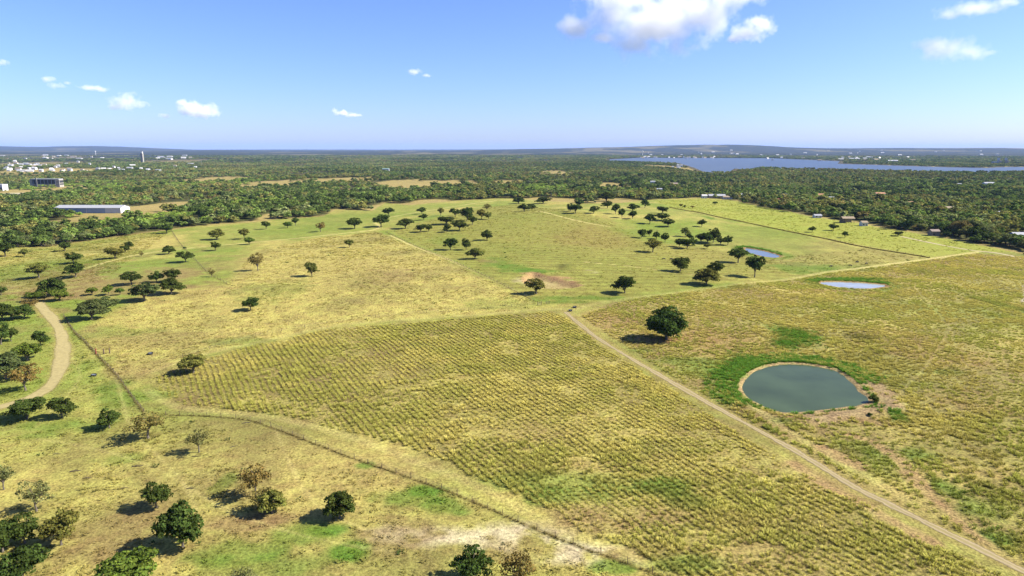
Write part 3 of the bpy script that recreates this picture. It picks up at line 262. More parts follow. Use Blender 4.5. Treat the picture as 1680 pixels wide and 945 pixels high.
def vnoise(x, y, seed=0):
    ix = np.floor(x); iy = np.floor(y)
    fx = x - ix; fy = y - iy
    fx = fx * fx * fx * (fx * (fx * 6 - 15) + 10); fy = fy * fy * fy * (fy * (fy * 6 - 15) + 10)
    a = _hash(ix, iy, seed); b = _hash(ix + 1, iy, seed)
    c = _hash(ix, iy + 1, seed); d = _hash(ix + 1, iy + 1, seed)
    return (a + (b - a) * fx) * (1 - fy) + (c + (d - c) * fx) * fy

def fbm(x, y, oct=4, seed=0, gain=0.5):
    s = np.zeros(np.shape(x)); a = 1.0; t = 0.0
    for o in range(oct):
        s = s + a * vnoise(x * 2 ** o + 17.3 * o, y * 2 ** o - 9.1 * o, seed + 31 * o); t += a; a *= gain
    return s / t

def sstep(a, b, v):
    t = np.clip((v - a) / (b - a), 0, 1)
    return t * t * (3 - 2 * t)

def seg_d2(x, y, p, q):
    dx, dy = q[0] - p[0], q[1] - p[1]
    t = np.clip(((x - p[0]) * dx + (y - p[1]) * dy) / max(dx * dx + dy * dy, 1e-9), 0, 1)
    return (x - p[0] - t * dx) ** 2 + (y - p[1] - t * dy) ** 2

def line_d(x, y, pts):
    d = np.full(np.shape(x), 1e18)
    for p, q in zip(pts[:-1], pts[1:]):
        d = np.minimum(d, seg_d2(x, y, p, q))
    return np.sqrt(d)

def poly_sd(x, y, pts):                       # signed distance, negative inside
    x = np.asarray(x, float); y = np.asarray(y, float)
    d = np.full(np.shape(x), 1e18); ins = np.zeros(np.shape(x), bool)
    for p, q in zip(pts, pts[1:] + pts[:1]):
        d = np.minimum(d, seg_d2(x, y, p, q))
        c = (p[1] > y) != (q[1] > y)
        if q[1] != p[1]:
            ins ^= c & (x < (q[0] - p[0]) * (y - p[1]) / (q[1] - p[1]) + p[0])
    d = np.sqrt(d)
    return np.where(ins, -d, d)

def smooth_poly(pts, n=8):                    # closed Catmull-Rom
    P = [np.array(p, float) for p in pts]; m = len(P); out = []
    for i in range(m):
        a, b, c, d = P[i - 1], P[i], P[(i + 1) % m], P[(i + 2) % m]
        for k in range(n):
            t = k / n
            v = 0.5 * (2 * b + (c - a) * t + (2 * a - 5 * b + 4 * c - d) * t * t + (3 * b - a - 3 * c + d) * t ** 3)
            out.append((float(v[0]), float(v[1])))
    return out

def smooth_line(pts, step=3.0):
    P = [np.array(p, float) for p in pts]; out = []
    P = [2 * P[0] - P[1]] + P + [2 * P[-1] - P[-2]]
    for i in range(1, len(P) - 2):
        a, b, c, d = P[i - 1:i + 3]
        n = max(2, int(np.linalg.norm(c - b) / step))
        for k in range(n):
            t = k / n
            v = 0.5 * (2 * b + (c - a) * t + (2 * a - 5 * b + 4 * c - d) * t * t + (3 * b - a - 3 * c + d) * t ** 3)
            out.append((float(v[0]), float(v[1])))
    out.append((float(P[-2][0]), float(P[-2][1])))
    return out

LAKE_Z = -5.0
def bbox_pad(x, y, poly, pad):
    xs = [p[0] for p in poly]; ys = [p[1] for p in poly]
    return (x > min(xs) - pad) & (x < max(xs) + pad) & (y > min(ys) - pad) & (y < max(ys) + pad)

def height(x, y):
    x = np.asarray(x, float); y = np.asarray(y, float)
    shp = x.shape; x = x.ravel(); y = y.ravel()
    r = np.hypot(x, y)
    z = 2.4 * (fbm(x / 190, y / 190, 3, 5) - 0.5) * 2 * sstep(40, 200, r)
    z += 8.5 * np.exp(-((x - 60) / 190) ** 2 - ((y - 730) / 130) ** 2)          # the mown hill
    z += 4.0 * np.exp(-((x + 60) / 220) ** 2 - ((y - 400) / 110) ** 2)
    z += 3.0 * np.exp(-((x - 430) / 160) ** 2 - ((y - 620) / 150) ** 2)
    z += -9.0 * sstep(950, 1500, r)                                             # land falls away beyond the crest
    z += (fbm(x / 900, y / 900, 3, 11) - 0.5) * 22 * sstep(1000, 2600, r) * (1 - 0.5 * sstep(5000, 9000, r))
    th = np.arctan2(x, y)                                                       # far ridges
    z += sstep(6000, 15000, r) * (16 + 46 * (fbm(th * 7 + 3, r / 9000, 4, 23) - 0.25))
    z += 95 * np.exp(-((x - 4600) / 1700) ** 2 - ((y - 15500) / 2000) ** 2) + 55 * np.exp(-((x - 2200) / 2300) ** 2 - ((y - 15500) / 2000) ** 2)
    z += 70 * np.exp(-((x - 9500) / 5200) ** 2 - ((y - 15000) / 2500) ** 2)
    z += 105 * np.exp(-((x + 11800) / 1500) ** 2 - ((y - 20000) / 2500) ** 2) + 125 * np.exp(-((x + 15500) / 2300) ** 2 - ((y - 20000) / 2500) ** 2)
    for name, poly in SITE_PONDS.items():                                       # level ground round each pond, then its pit
        m = bbox_pad(x, y, poly, 60)
        if not m.any(): continue
        sd = poly_sd(x[m], y[m], poly) + 1.6 * (fbm(x[m] / 5.0, y[m] / 5.0, 3, 44) - 0.5)
        w = 1 - sstep(6, 55, sd)
        zz = z[m] * (1 - w)
        zz += np.where(sd < 0, np.maximum(sd * 0.3, -1.4), 0.0)
        if name == 'round':
            zz += 0.9 * np.exp(-((sd - 6) / 3.0) ** 2) * sstep(202, 190, y[m])    # dam on the near bank
        z[m] = zz
    if SITE_PIT:
        m = bbox_pad(x, y, SITE_PIT, 30)
        if m.any():
            sd = poly_sd(x[m], y[m], SITE_PIT)
            z[m] += np.where(sd < 0, np.maximum(sd * 0.45, -2.2), 0.0)
    for (cx, cy, rr, hh) in SITE_MOUNDS:
        z += hh * np.exp(-(((x - cx) / rr) ** 2 + ((y - cy) / rr) ** 2))
    m = bbox_pad(x, y, SITE_LAKE, 900) & (r > 1200)
    if m.any():
        sd = poly_sd(x[m], y[m], SITE_LAKE)
        w = 1 - sstep(40, 700, sd)
        z[m] = np.where(sd < 0, LAKE_Z - 3, z[m] * (1 - w) + (LAKE_Z + 1.0) * w)
    return z.reshape(shp)

def hz(x, y):
    return float(height(np.array([x]), np.array([y]))[0])

# ---------------------------------------------------------------- helpers
COL = scene.collection
R = random.Random(7)
def tag(o, label=None, cat=None, group=None, kind=None):
    if label: o['label'] = label
    if cat: o['category'] = cat
    if group: o['group'] = group
    if kind: o['kind'] = kind
    return o
def link(name, mesh, mat=None, parent=None):
    o = bpy.data.objects.new(name, mesh); COL.objects.link(o)
    if mat is not None and not mesh.materials: mesh.materials.append(mat)
    if parent is not None: o.parent = parent
    return o
def empty(name, loc=(0, 0, 0), rz=0.0, scale=(1, 1, 1)):
    o = bpy.data.objects.new(name, None); COL.objects.link(o)
    o.location = loc; o.rotation_euler = (0, 0, rz); o.scale = scale
    return o
def np_mesh(name, verts, faces, smooth=False):
    """faces: (n, k) int array of equal-sided polygons"""
    verts = np.asarray(verts, np.float32); faces = np.asarray(faces, np.int32)
    me = bpy.data.meshes.new(name); k = faces.shape[1]; n = len(faces)
    me.vertices.add(len(verts)); me.vertices.foreach_set('co', verts.ravel())
    me.loops.add(n * k); me.loops.foreach_set('vertex_index', faces.ravel())
    me.polygons.add(n); me.polygons.foreach_set('loop_start', np.arange(0, n * k, k, dtype=np.int32))
    if smooth: me.polygons.foreach_set('use_smooth', np.ones(n, bool))
    me.update(calc_edges=True)
    return me
def attr_col(me, name, rgb, dom='POINT'):
    a = me.attributes.new(name, 'FLOAT_COLOR', dom)
    c = np.ones((len(rgb), 4), np.float32); c[:, :3] = rgb
    a.data.foreach_set('color', c.ravel())
def attr_f(me, name, v, dom='POINT'):
    a = me.attributes.new(name, 'FLOAT', dom); a.data.foreach_set('value', np.asarray(v, np.float32))
class MB:
    """collects boxes, tubes and prisms into one mesh"""
    def __init__(s): s.v = []; s.f = []
    def add(s, vs, fs):
        b = len(s.v); s.v += [tuple(v) for v in vs]; s.f += [tuple(i + b for i in f) for f in fs]; return s
    def box(s, x0, x1, y0, y1, z0, z1):
        return s.add([(x0, y0, z0), (x1, y0, z0), (x1, y1, z0), (x0, y1, z0), (x0, y0, z1), (x1, y0, z1), (x1, y1, z1), (x0, y1, z1)],
                     [(3, 2, 1, 0), (4, 5, 6, 7), (0, 1, 5, 4), (1, 2, 6, 5), (2, 3, 7, 6), (3, 0, 4, 7)])
    def gable(s, x0, x1, y0, y1, z0, z1, over=0.0):        # ridge along x, solid prism
        ym = (y0 + y1) / 2
        return s.add([(x0, y0, z0), (x1, y0, z0), (x1, y1, z0), (x0, y1, z0), (x0, ym, z1), (x1, ym, z1)],
                     [(3, 2, 1, 0), (0, 1, 5, 4), (2, 3, 4, 5), (0, 4, 3), (1, 2, 5)])
    def tube(s, pts, rad, n=6):
        pts = [Vector(p) for p in pts]; b = len(s.v)
        for i, p in enumerate(pts):
            d = (pts[min(i + 1, len(pts) - 1)] - pts[max(i - 1, 0)]).normalized()
            u = d.orthogonal().normalized(); w = d.cross(u)
            for k in range(n):
                a = 2 * math.pi * k / n
                s.v.append(tuple(p + (u * math.cos(a) + w * math.sin(a)) * rad[i]))
        for i in range(len(pts) - 1):
            for k in range(n):
                k2 = (k + 1) % n
                s.f.append((b + i * n + k, b + i * n + k2, b + (i + 1) * n + k2, b + (i + 1) * n + k))
        s.f.append(tuple(b + k for k in reversed(range(n)))); e = b + (len(pts) - 1) * n
        s.f.append(tuple(e + k for k in range(n))); return s
    def mesh(s, name, mat=None, smooth=False):
        me = bpy.data.meshes.new(name); me.from_pydata(s.v, [], s.f); me.update()
        if smooth:
            for p in me.polygons: p.use_smooth = True
        if mat: me.materials.append(mat)
        return me
    def build(s, name, mat, parent=None): return link(name, s.mesh(name, mat), None, parent)

# ---------------------------------------------------------------- materials
def new_mat(name):
    m = bpy.data.materials.new(name); m.use_nodes = True
    return m, m.node_tree.nodes, m.node_tree.links, m.node_tree.nodes['Principled BSDF']
def math_node(n, l, op, a, b=None, clamp=False):
    q = n.new('ShaderNodeMath'); q.operation = op; q.use_clamp = clamp
    for i, v in enumerate((a, b)):
        if v is None: continue
        if isinstance(v, (int, float)): q.inputs[i].default_value = v
        else: l.new(v, q.inputs[i])
    return q.outputs[0]
def noise_node(n, l, vec, scale, detail=3, rough=0.5):
    t = n.new('ShaderNodeTexNoise'); t.inputs['Scale'].default_value = scale
    t.inputs['Detail'].default_value = detail; t.inputs['Roughness'].default_value = rough
    if vec is not None: l.new(vec, t.inputs['Vector'])
    return t.outputs['Fac']
def remap(n, l, v, a, b, c, d):
    q = n.new('ShaderNodeMapRange'); l.new(v, q.inputs['Value'])
    for k, x in zip(('From Min', 'From Max', 'To Min', 'To Max'), (a, b, c, d)): q.inputs[k].default_value = x
    return q.outputs['Result']
def mixc(n, l, mode, fac, a, b):
    q = n.new('ShaderNodeMix'); q.data_type = 'RGBA'; q.blend_type = mode
    for sock, v in ((q.inputs[0], fac), (q.inputs[6], a), (q.inputs[7], b)):
        if isinstance(v, (int, float)): sock.default_value = v
        elif isinstance(v, tuple): sock.default_value = v + (1,) if len(v) == 3 else v
        else: l.new(v, sock)
    return q.outputs[2]
def plain(name, col, rough=0.85, var=0.25, scale=0.6, metal=0.0):
    m, n, l, p = new_mat(name)
    tc = n.new('ShaderNodeTexCoord'); f = noise_node(n, l, tc.outputs['Object'], scale, 5, 0.6)
    v = remap(n, l, f, 0.25, 0.75, 1 - var, 1 + var)
    l.new(mixc(n, l, 'MULTIPLY', 1.0, tuple(col), v), p.inputs['Base Color'])
    p.inputs['Roughness'].default_value = rough; p.inputs['Metallic'].default_value = metal
    p.inputs['Specular IOR Level'].default_value = 0.3
    return m

# ground: albedo of soils and swards is a vertex colour, grain comes from noise
mat_ground, n, l, p = new_mat('pasture ground')
at = n.new('ShaderNodeAttribute'); at.attribute_name = 'Col'
ar = n.new('ShaderNodeAttribute'); ar.attribute_name = 'grain'
af = n.new('ShaderNodeAttribute'); af.attribute_name = 'canopy'
geo = n.new('ShaderNodeNewGeometry')
f1 = noise_node(n, l, geo.outputs['Position'], 1.6, 5, 0.72)
f2 = noise_node(n, l, geo.outputs['Position'], 0.22, 4, 0.6)
f3 = noise_node(n, l, geo.outputs['Position'], 0.03, 3, 0.6)
v = math_node(n, l, 'SUBTRACT', f1, 0.5); v = math_node(n, l, 'MULTIPLY', v, 4.0)
v = math_node(n, l, 'MULTIPLY', v, ar.outputs['Fac'])
v2 = math_node(n, l, 'MULTIPLY', math_node(n, l, 'SUBTRACT', f2, 0.5), 0.9)
v = math_node(n, l, 'ADD', math_node(n, l, 'ADD', v, v2), 1.0)
v = math_node(n, l, 'MAXIMUM', v, 0.25)
c = mixc(n, l, 'MULTIPLY', 1.0, at.outputs['Color'], v)
hs = n.new('ShaderNodeHueSaturation'); l.new(c, hs.inputs['Color'])
l.new(remap(n, l, f2, 0.3, 0.7, 0.485, 0.515), hs.inputs['Hue'])
fc = noise_node(n, l, geo.outputs['Position'], 0.045, 5, 0.7)
far_c = mixc(n, l, 'MIX', remap(n, l, fc, 0.38, 0.66, 0, 1), (0.012, 0.020, 0.012), (0.055, 0.055, 0.032))
l.new(mixc(n, l, 'MIX', af.outputs['Fac'], hs.outputs['Color'], far_c), p.inputs['Base Color'])
p.inputs['Roughness'].default_value = 0.95; p.inputs['Specular IOR Level'].default_value = 0.05
bp = n.new('ShaderNodeBump'); bp.inputs['Strength'].default_value = 0.8; bp.inputs['Distance'].default_value = 0.22
l.new(f1, bp.inputs['Height']); l.new(bp.outputs['Normal'], p.inputs['Normal'])

def leaf_mat(name, use_obj, thru=0.25, up=0.0):
    m, n, l, p = new_mat(name); out = n['Material Output']; n.remove(p)
    at = n.new('ShaderNodeAttribute'); at.attribute_name = 'tone'
    if use_obj:
        oi = n.new('ShaderNodeObjectInfo'); base = oi.outputs['Color']
    else:
        ai = n.new('ShaderNodeAttribute'); ai.attribute_type = 'INSTANCER'; ai.attribute_name = 'tint'; base = ai.outputs['Color']
    c = mixc(n, l, 'MULTIPLY', 1.0, base, at.outputs['Color'])
    d = n.new('ShaderNodeBsdfDiffuse'); t = n.new('ShaderNodeBsdfTranslucent'); mx = n.new('ShaderNodeMixShader')
    l.new(c, d.inputs['Color']); l.new(mixc(n, l, 'MULTIPLY', 1.0, c, (1.3, 1.35, 0.7)), t.inputs['Color'])
    if up > 0:                                    # blades and leaf sprays stand for many finer ones that face the sky on average
        ge = n.new('ShaderNodeNewGeometry'); mu = n.new('ShaderNodeVectorMath'); mu.operation = 'SCALE'; l.new(ge.outputs['Normal'], mu.inputs[0]); mu.inputs['Scale'].default_value = 1 - up
        ad = n.new('ShaderNodeVectorMath'); ad.operation = 'ADD'; l.new(mu.outputs[0], ad.inputs[0]); ad.inputs[1].default_value = (0, 0, up)
        no = n.new('ShaderNodeVectorMath'); no.operation = 'NORMALIZE'; l.new(ad.outputs[0], no.inputs[0]); l.new(no.outputs[0], d.inputs['Normal'])
    mx.inputs[0].default_value = thru; l.new(d.outputs[0], mx.inputs[1]); l.new(t.outputs[0], mx.inputs[2])
    l.new(mx.outputs[0], out.inputs['Surface'])
    return m
mat_leaf = leaf_mat('oak leaves', True, 0.22, 0.2)
mat_leaf_i = leaf_mat('wood leaves', False, 0.22, 0.4)
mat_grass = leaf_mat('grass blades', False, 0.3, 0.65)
mat_bark = plain('oak bark', (0.12, 0.10, 0.075), 0.95, 0.35, 9)
mat_post = plain('weathered post', (0.11, 0.075, 0.05), 0.9, 0.35, 4)
mat_redpost = plain('red painted post', (0.22, 0.05, 0.035), 0.8, 0.25, 4)
mat_wire = plain('fence wire', (0.2, 0.18, 0.16), 0.6, 0.1, 3, 0.5)

# ---------------------------------------------------------------- ground sheet
def patch_w(x, y, cx, cy, rx, ry, warp):
    return 1 - sstep(0.35, 1.15, np.hypot((x - cx) / rx, (y - cy) / ry) + warp)
WOOD = WOOD_EDGE + [(20000.0, 300.0), (20000.0, 60000.0), (-20000.0, 60000.0), (-20000.0, 300.0)]
def wood_mask(x, y):
    """0..1 how wooded a spot is"""
    r = np.hypot(x, y)
    wx = 10 * (fbm(x / 35, y / 35, 2, 61) - 0.5)
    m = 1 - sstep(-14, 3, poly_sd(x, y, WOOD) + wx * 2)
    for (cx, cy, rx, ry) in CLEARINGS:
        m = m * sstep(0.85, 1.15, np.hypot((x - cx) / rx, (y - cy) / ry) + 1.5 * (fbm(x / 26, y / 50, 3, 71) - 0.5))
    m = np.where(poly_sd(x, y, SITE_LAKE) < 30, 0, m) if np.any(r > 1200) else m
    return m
STRAW = np.array((0.425, 0.355, 0.132)); GREEN = np.array((0.215, 0.265, 0.058)); LUSH = np.array((0.10, 0.19, 0.026))
SOIL = np.array((0.27, 0.185, 0.10)); PALE = np.array((0.55, 0.46, 0.36)); REDS = np.array((0.40, 0.245, 0.15)); DARK = np.array((0.10, 0.10, 0.035))
def dam_w(x, y, sd):                          # bare earth dam below and east of the round pond
    n = fbm(x / 6, y / 6, 3, 43) - 0.5
    return np.maximum(1 - sstep(193, 201, y + 5 * n), sstep(109, 115, x + 5 * n) * (1 - sstep(210, 220, y))) * sstep(78, 86, x + 4 * n) * sstep(1.0, 2.2, sd + 2 * n) * (1 - sstep(6.5, 9.5, sd + 6 * n))
def mixv(a, b, w): return a + (b - a) * w[:, None]
def ground_colour(x, y):
    r = np.hypot(x, y)
    n1 = fbm(x / 70, y / 70, 4, 1); n2 = fbm(x / 16, y / 16, 4, 2); n3 = fbm(x / 5, y / 5, 3, 3); nl = fbm(x / 240, y / 240, 3, 4)
    wob = 6 * (fbm(x / 14, y / 14, 3, 8) - 0.5)
    g = np.clip(0.68 + 2.0 * (n1 - 0.5) + 1.1 * (n2 - 0.5), 0, 1)          # pasture: straw with green drifts
    b = np.clip(0.05 + 1.5 * (nl - 0.55) + 1.2 * (n2 - 0.55), 0, 0.8)
    grain = np.full(x.shape, 0.8)
    def inside(poly, soft=4):
        m = np.zeros(x.shape); k = bbox_pad(x, y, poly, 20)
        if k.any(): m[k] = 1 - sstep(-soft, soft, poly_sd(x[k], y[k], poly) + wob[k])
        return m
    mh = inside(HAY_FIELD); g = g * (1 - mh) + mh * np.clip(0.10 + 1.2 * (n1 - 0.5) + 0.9 * (n2 - 0.5), 0, 1); grain += 0.35 * mh
    b = b * (1 - mh) + mh * np.clip(0.12 + 1.0 * (n1 - 0.5) + 1.2 * (n2 - 0.5), 0, 0.6)
    mr = inside(ROW_FIELD); g = g * (1 - mr) + mr * np.clip(0.25 + 1.2 * (n1 - 0.5) + 1.2 * (n2 - 0.5), 0, 1)
    b = b * (1 - mr) + mr * np.clip(0.35 + 1.2 * (n1 - 0.5) + 1.2 * (n2 - 0.5), 0, 0.9); grain += 0.3 * mr
    mm = inside(MEADOW); g = g * (1 - mm) + mm * np.clip(0.25 + 1.6 * (n1 - 0.5) + 1.4 * (n2 - 0.5), 0, 1)
    b = b * (1 - mm) + mm * np.clip(0.45 + 1.6 * (nl - 0.5) + 1.2 * (n2 - 0.5), 0, 0.9); grain += 0.35 * mm
    for poly, gg, bb in ((GREEN_STRIP, 0.85, 0.0), (FAR_FIELD, 0.62, 0.0), (MOWN_HILL, 0.55, 0.15), (MEADOW_BACK, 0.5, 0.2), (GREEN_FIELD, 0.85, 0.05), (CREST_GREEN, 0.95, 0.0)):
        m = inside(poly, 6)
        g = g * (1 - m) + m * np.clip(gg + 0.8 * (n1 - 0.5) + 0.6 * (n2 - 0.5), 0, 1)
        b = b * (1 - m) + m * np.clip(bb + 0.8 * (nl - 0.5) + 0.5 * (n2 - 0.5), 0, 1); grain -= 0.12 * m
    c = mixv(np.broadcast_to(STRAW, (len(x), 3)), GREEN, g)
    c = mixv(c, SOIL, b)
    c = c * (0.82 + 0.36 * n3)[:, None]
    c = c * (1 - 0.13 * mr - 0.04 * mm)[:, None]                       # darker soil, with the shade between the bunches put into its colour
    mb = inside(HILL_BROWN, 14); c = mixv(c, np.array((0.33, 0.225, 0.10)), 0.7 * mb)
    mf = inside(FAR_FIELD, 5); c = mixv(c, np.array((0.34, 0.36, 0.07)), 0.6 * mf)
    mk = inside(MOWN_HILL, 10); c = mixv(c, np.array((0.235, 0.215, 0.06)), 0.55 * mk)
    # mowing swaths follow the hill
    k = inside(MOWN_HILL, 8); q = np.hypot((x - 60) / 1.45, y - 730)
    c = c * (1 + k * 0.16 * np.sin(q / 4.6 * 2 * math.pi / 2 + 3 * n1) * (0.4 + n2))[:, None]
    tint = {'pale': PALE, 'soil': SOIL, 'green': LUSH, 'red': np.array((0.30, 0.175, 0.10)), 'dark': DARK, 'redsoil': REDS}
    near = r < 1200
    for (cx, cy, rx, ry, kd, s) in PATCHES:
        k = near & (np.abs(x - cx) < rx * 2) & (np.abs(y - cy) < ry * 2)
        if not k.any(): continue
        wv = patch_w(x[k], y[k], cx, cy, rx * 1.1, ry * 1.1, 1.3 * (n2[k] - 0.5) + 1.0 * (n3[k] - 0.5))
        if kd == 'pale': wv = wv * sstep(0.40, 0.56, 0.5 * n3[k] + 0.5 * n2[k] + 0.08)
        c[k] = mixv(c[k], tint[kd], s * 0.9 * wv)
    for pts, w in PALE_TRACKS:
        k = near & bbox_pad(x, y, pts, 10)
        if k.any():
            d = line_d(x[k], y[k], smooth_line(pts, 8)); far = sstep(360, 460, y[k])            # the upland tracks are worn to pale stubble
            c[k] = mixv(c[k], np.array((0.60, 0.50, 0.25)), (0.22 + 0.6 * far) * (1 - sstep(w * 0.35, w * 0.9 + 0.6 * far, d + 1.2 * (n3[k] - 0.5))))
    for pts, w in ERODED_TRACKS:
        k = near & bbox_pad(x, y, pts, 12)
        if k.any():
            d = line_d(x[k], y[k], smooth_line(pts, 8)); c[k] = mixv(c[k], np.array((0.36, 0.24, 0.14)), 0.8 * (1 - sstep(w * 0.4, w * 1.3, d + 4 * (n2[k] - 0.5) + 1.5 * (n3[k] - 0.5))))
    for pts, w, col in ((FARM_TRACK, 4.6, (0.30, 0.235, 0.10)), (GRAVEL_ROAD, 4.6, (0.36, 0.29, 0.12))):
        k = near & bbox_pad(x, y, pts, 15)
        if k.any():
            d = line_d(x[k], y[k], smooth_line(pts, 6)); c[k] = mixv(c[k], np.array(col), 0.7 * (1 - sstep(w * 0.4, w, d + 3 * (n2[k] - 0.5))))
    for lab, pts, sp, wd in FENCES:
        k = near & bbox_pad(x, y, pts, 8)
        if k.any():
            d = line_d(x[k], y[k], pts); c[k] = mixv(c[k], np.array((0.13, 0.09, 0.04)), min(1, 0.15 + 0.4 * wd) * (1 - sstep(0.2, 0.8, d)))
    rp = SITE_PONDS['round']; k = bbox_pad(x, y, rp, 40)                     # lush ring and bare bank
    if k.any():
        sd = poly_sd(x[k], y[k], rp); back = sstep(206, 222, y[k]); lf = (1 - sstep(70, 80, x[k])) * sstep(186, 196, y[k])
        ring = np.maximum(back, 0.6 * lf) * (1 - sstep(6, 13, sd + 5 * (n2[k] - 0.5)))
        c[k] = mixv(c[k], LUSH * 1.15, 0.95 * ring)
        c[k] = mixv(c[k], np.array((0.38, 0.26, 0.165)), 0.9 * (1 - sstep(0.5, 1.9, np.abs(sd + 0.4) + 2.6 * (n3[k] - 0.5) + 1.5 * (n2[k] - .5))))
        dm = dam_w(x[k], y[k], sd); c[k] = mixv(c[k], np.array((0.33, 0.235, 0.155)), 0.9 * dm)
        c[k] = mixv(c[k], np.array((0.10, 0.09, 0.05)), (1 - sstep(-3.2, -1.6, sd)))
    for nm in ('sliver', 'far'):
        pl = SITE_PONDS[nm]; k = bbox_pad(x, y, pl, 20)
        if k.any():
            sd = poly_sd(x[k], y[k], pl); c[k] = mixv(c[k], np.array((0.30, 0.19, 0.11)), 0.9 * (1 - sstep(0.8, 2.2, np.abs(sd))))
            c[k] = mixv(c[k], LUSH, 0.6 * sstep(2, 4, sd) * (1 - sstep(6, 12, sd + 4 * (n2[k] - 0.5))))
    k = bbox_pad(x, y, SITE_PIT, 12)
    if k.any():
        sd = poly_sd(x[k], y[k], SITE_PIT); c[k] = mixv(c[k], mixv(np.broadcast_to(np.array((0.40, 0.31, 0.17)), (int(k.sum()), 3)), REDS, sstep(-7, -1, sd + 3 * (n2[k] - .5))), 0.9 * (1 - sstep(-1, 1.5, sd + 2 * (n3[k] - 0.5))))
    # woodland floor, scrub floor, clearings, far country
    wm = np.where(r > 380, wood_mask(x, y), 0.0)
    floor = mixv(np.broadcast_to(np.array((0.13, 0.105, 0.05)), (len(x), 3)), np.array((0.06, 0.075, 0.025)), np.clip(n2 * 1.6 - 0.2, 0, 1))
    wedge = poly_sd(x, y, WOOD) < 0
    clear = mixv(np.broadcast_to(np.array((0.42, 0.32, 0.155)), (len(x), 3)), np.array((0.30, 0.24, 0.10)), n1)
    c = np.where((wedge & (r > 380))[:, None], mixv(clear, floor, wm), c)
    x0, y0 = CLEARINGS[1][:2]; k = np.hypot(x - x0, (y - y0) * 0.7) < 90
    c[k] = mixv(c[k], np.array((0.52, 0.47, 0.40)), (1 - sstep(55, 90, np.hypot(x[k] - x0, (y[k] - y0) * 0.7))))
    lk = poly_sd(x, y, SITE_LAKE) < 25 if True else None
    c[lk & (r > 1200)] = (0.12, 0.10, 0.06)
    canopy = sstep(4200, 6500, r) * 1.0
    town = sstep(0.60, 0.68, fbm(x / 700, y / 1600, 4, 97)) * sstep(3000, 4500, r)
    canopy = canopy * (1 - 0.55 * town)
    c = mixv(c, np.array((0.33, 0.27, 0.18)), 0.8 * town * sstep(4200, 6000, r))
    return np.clip(c * np.array((0.665, 0.665, 0.49)), 0.008, 0.8), np.clip(grain, 0.2, 1.2), canopy

def build_ground():
    th = np.radians(np.concatenate([np.linspace(-50, 50, 620), np.linspace(50, 310, 60)[1:-1]]))
    rr = np.concatenate([[0.0], np.geomspace(4, 80, 14)[:-1], np.geomspace(80, 1300, 470), np.geomspace(1300, 45000, 200)[1:]])
    nr, nt = len(rr), len(th)
    X = rr[:, None] * np.sin(th)[None]; Y = rr[:, None] * np.cos(th)[None]
    x = X.ravel(); y = Y.ravel(); z = height(x, y)
    i = np.arange(nr - 1)[:, None] * nt; j = np.arange(nt)[None]; j2 = (j + 1) % nt
    f = np.stack([i + j, i + nt + j, i + nt + j2, i + j2], -1).reshape(-1, 4)[:, ::-1]
    me = np_mesh('ground', np.stack([x, y, z], 1), f, True)
    col, grain, can = ground_colour(x, y)
    attr_col(me, 'Col', col); attr_f(me, 'grain', grain); attr_f(me, 'canopy', can)
    return tag(link('ground', me, mat_ground), 'rolling pasture and woodland ground of straw, green and bare soil', None, None, 'structure')
build_ground()

# ---------------------------------------------------------------- water
def water_mat(name, col, rough, bump, scale, spec=0.5):
    m, n, l, p = new_mat(name); geo = n.new('ShaderNodeNewGeometry')
    f = noise_node(n, l, geo.outputs['Position'], scale, 4, 0.6)
    g = noise_node(n, l, geo.outputs['Position'], scale * 0.05, 3, 0.5)
    l.new(mixc(n, l, 'MULTIPLY', 1.0, tuple(col), remap(n, l, g, 0.3, 0.7, 0.8, 1.2)), p.inputs['Base Color'])
    p.inputs['Roughness'].default_value = rough; p.inputs['IOR'].default_value = 1.33; p.inputs['Specular IOR Level'].default_value = spec
    b = n.new('ShaderNodeBump'); b.inputs['Strength'].default_value = bump; b.inputs['Distance'].default_value = 0.05
    l.new(f, b.inputs['Height']); l.new(b.outputs['Normal'], p.inputs['Normal'])
    return m
mat_pond = water_mat('pond water', (0.047, 0.066, 0.030), 0.12, 0.6, 1.3, 0.12)
mat_silver = water_mat('painted reflection water', (0.26, 0.265, 0.25), 0.1, 0.2, 2.2)  # pale base colour carries the white reflection on the narrow pond
mat_lake = water_mat('lake water', (0.05, 0.062, 0.08), 0.36, 0.8, 0.15)
def water(name, poly, z, mat, label):
    bm = bmesh.new(); vs = [bm.verts.new((x, y, z)) for x, y in poly]; bm.faces.new(vs)
    bmesh.ops.recalc_face_normals(bm, faces=bm.faces); bmesh.ops.triangulate(bm, faces=bm.faces)
    me = bpy.data.meshes.new(name); bm.to_mesh(me); bm.free()
    if me.polygons[0].normal.z < 0: me.flip_normals()
    return tag(link(name, me, mat), label, None, None, 'structure')
water('pond_water', SITE_PONDS['round'], -0.33, mat_pond, 'still grey green water of the round farm pond')
water('pond_water', SITE_PONDS['sliver'], -0.3, mat_silver, 'pale silvery water of the long narrow pond')
water('pond_water', SITE_PONDS['far'], -0.3, water_mat('grey pond water', (0.10, 0.105, 0.11), 0.1, 0.3, 2.0, 0.3), 'grey water of the small pond beside the oaks')
water('lake_water', SITE_LAKE, LAKE_Z, mat_lake, 'broad blue lake beyond the wood')

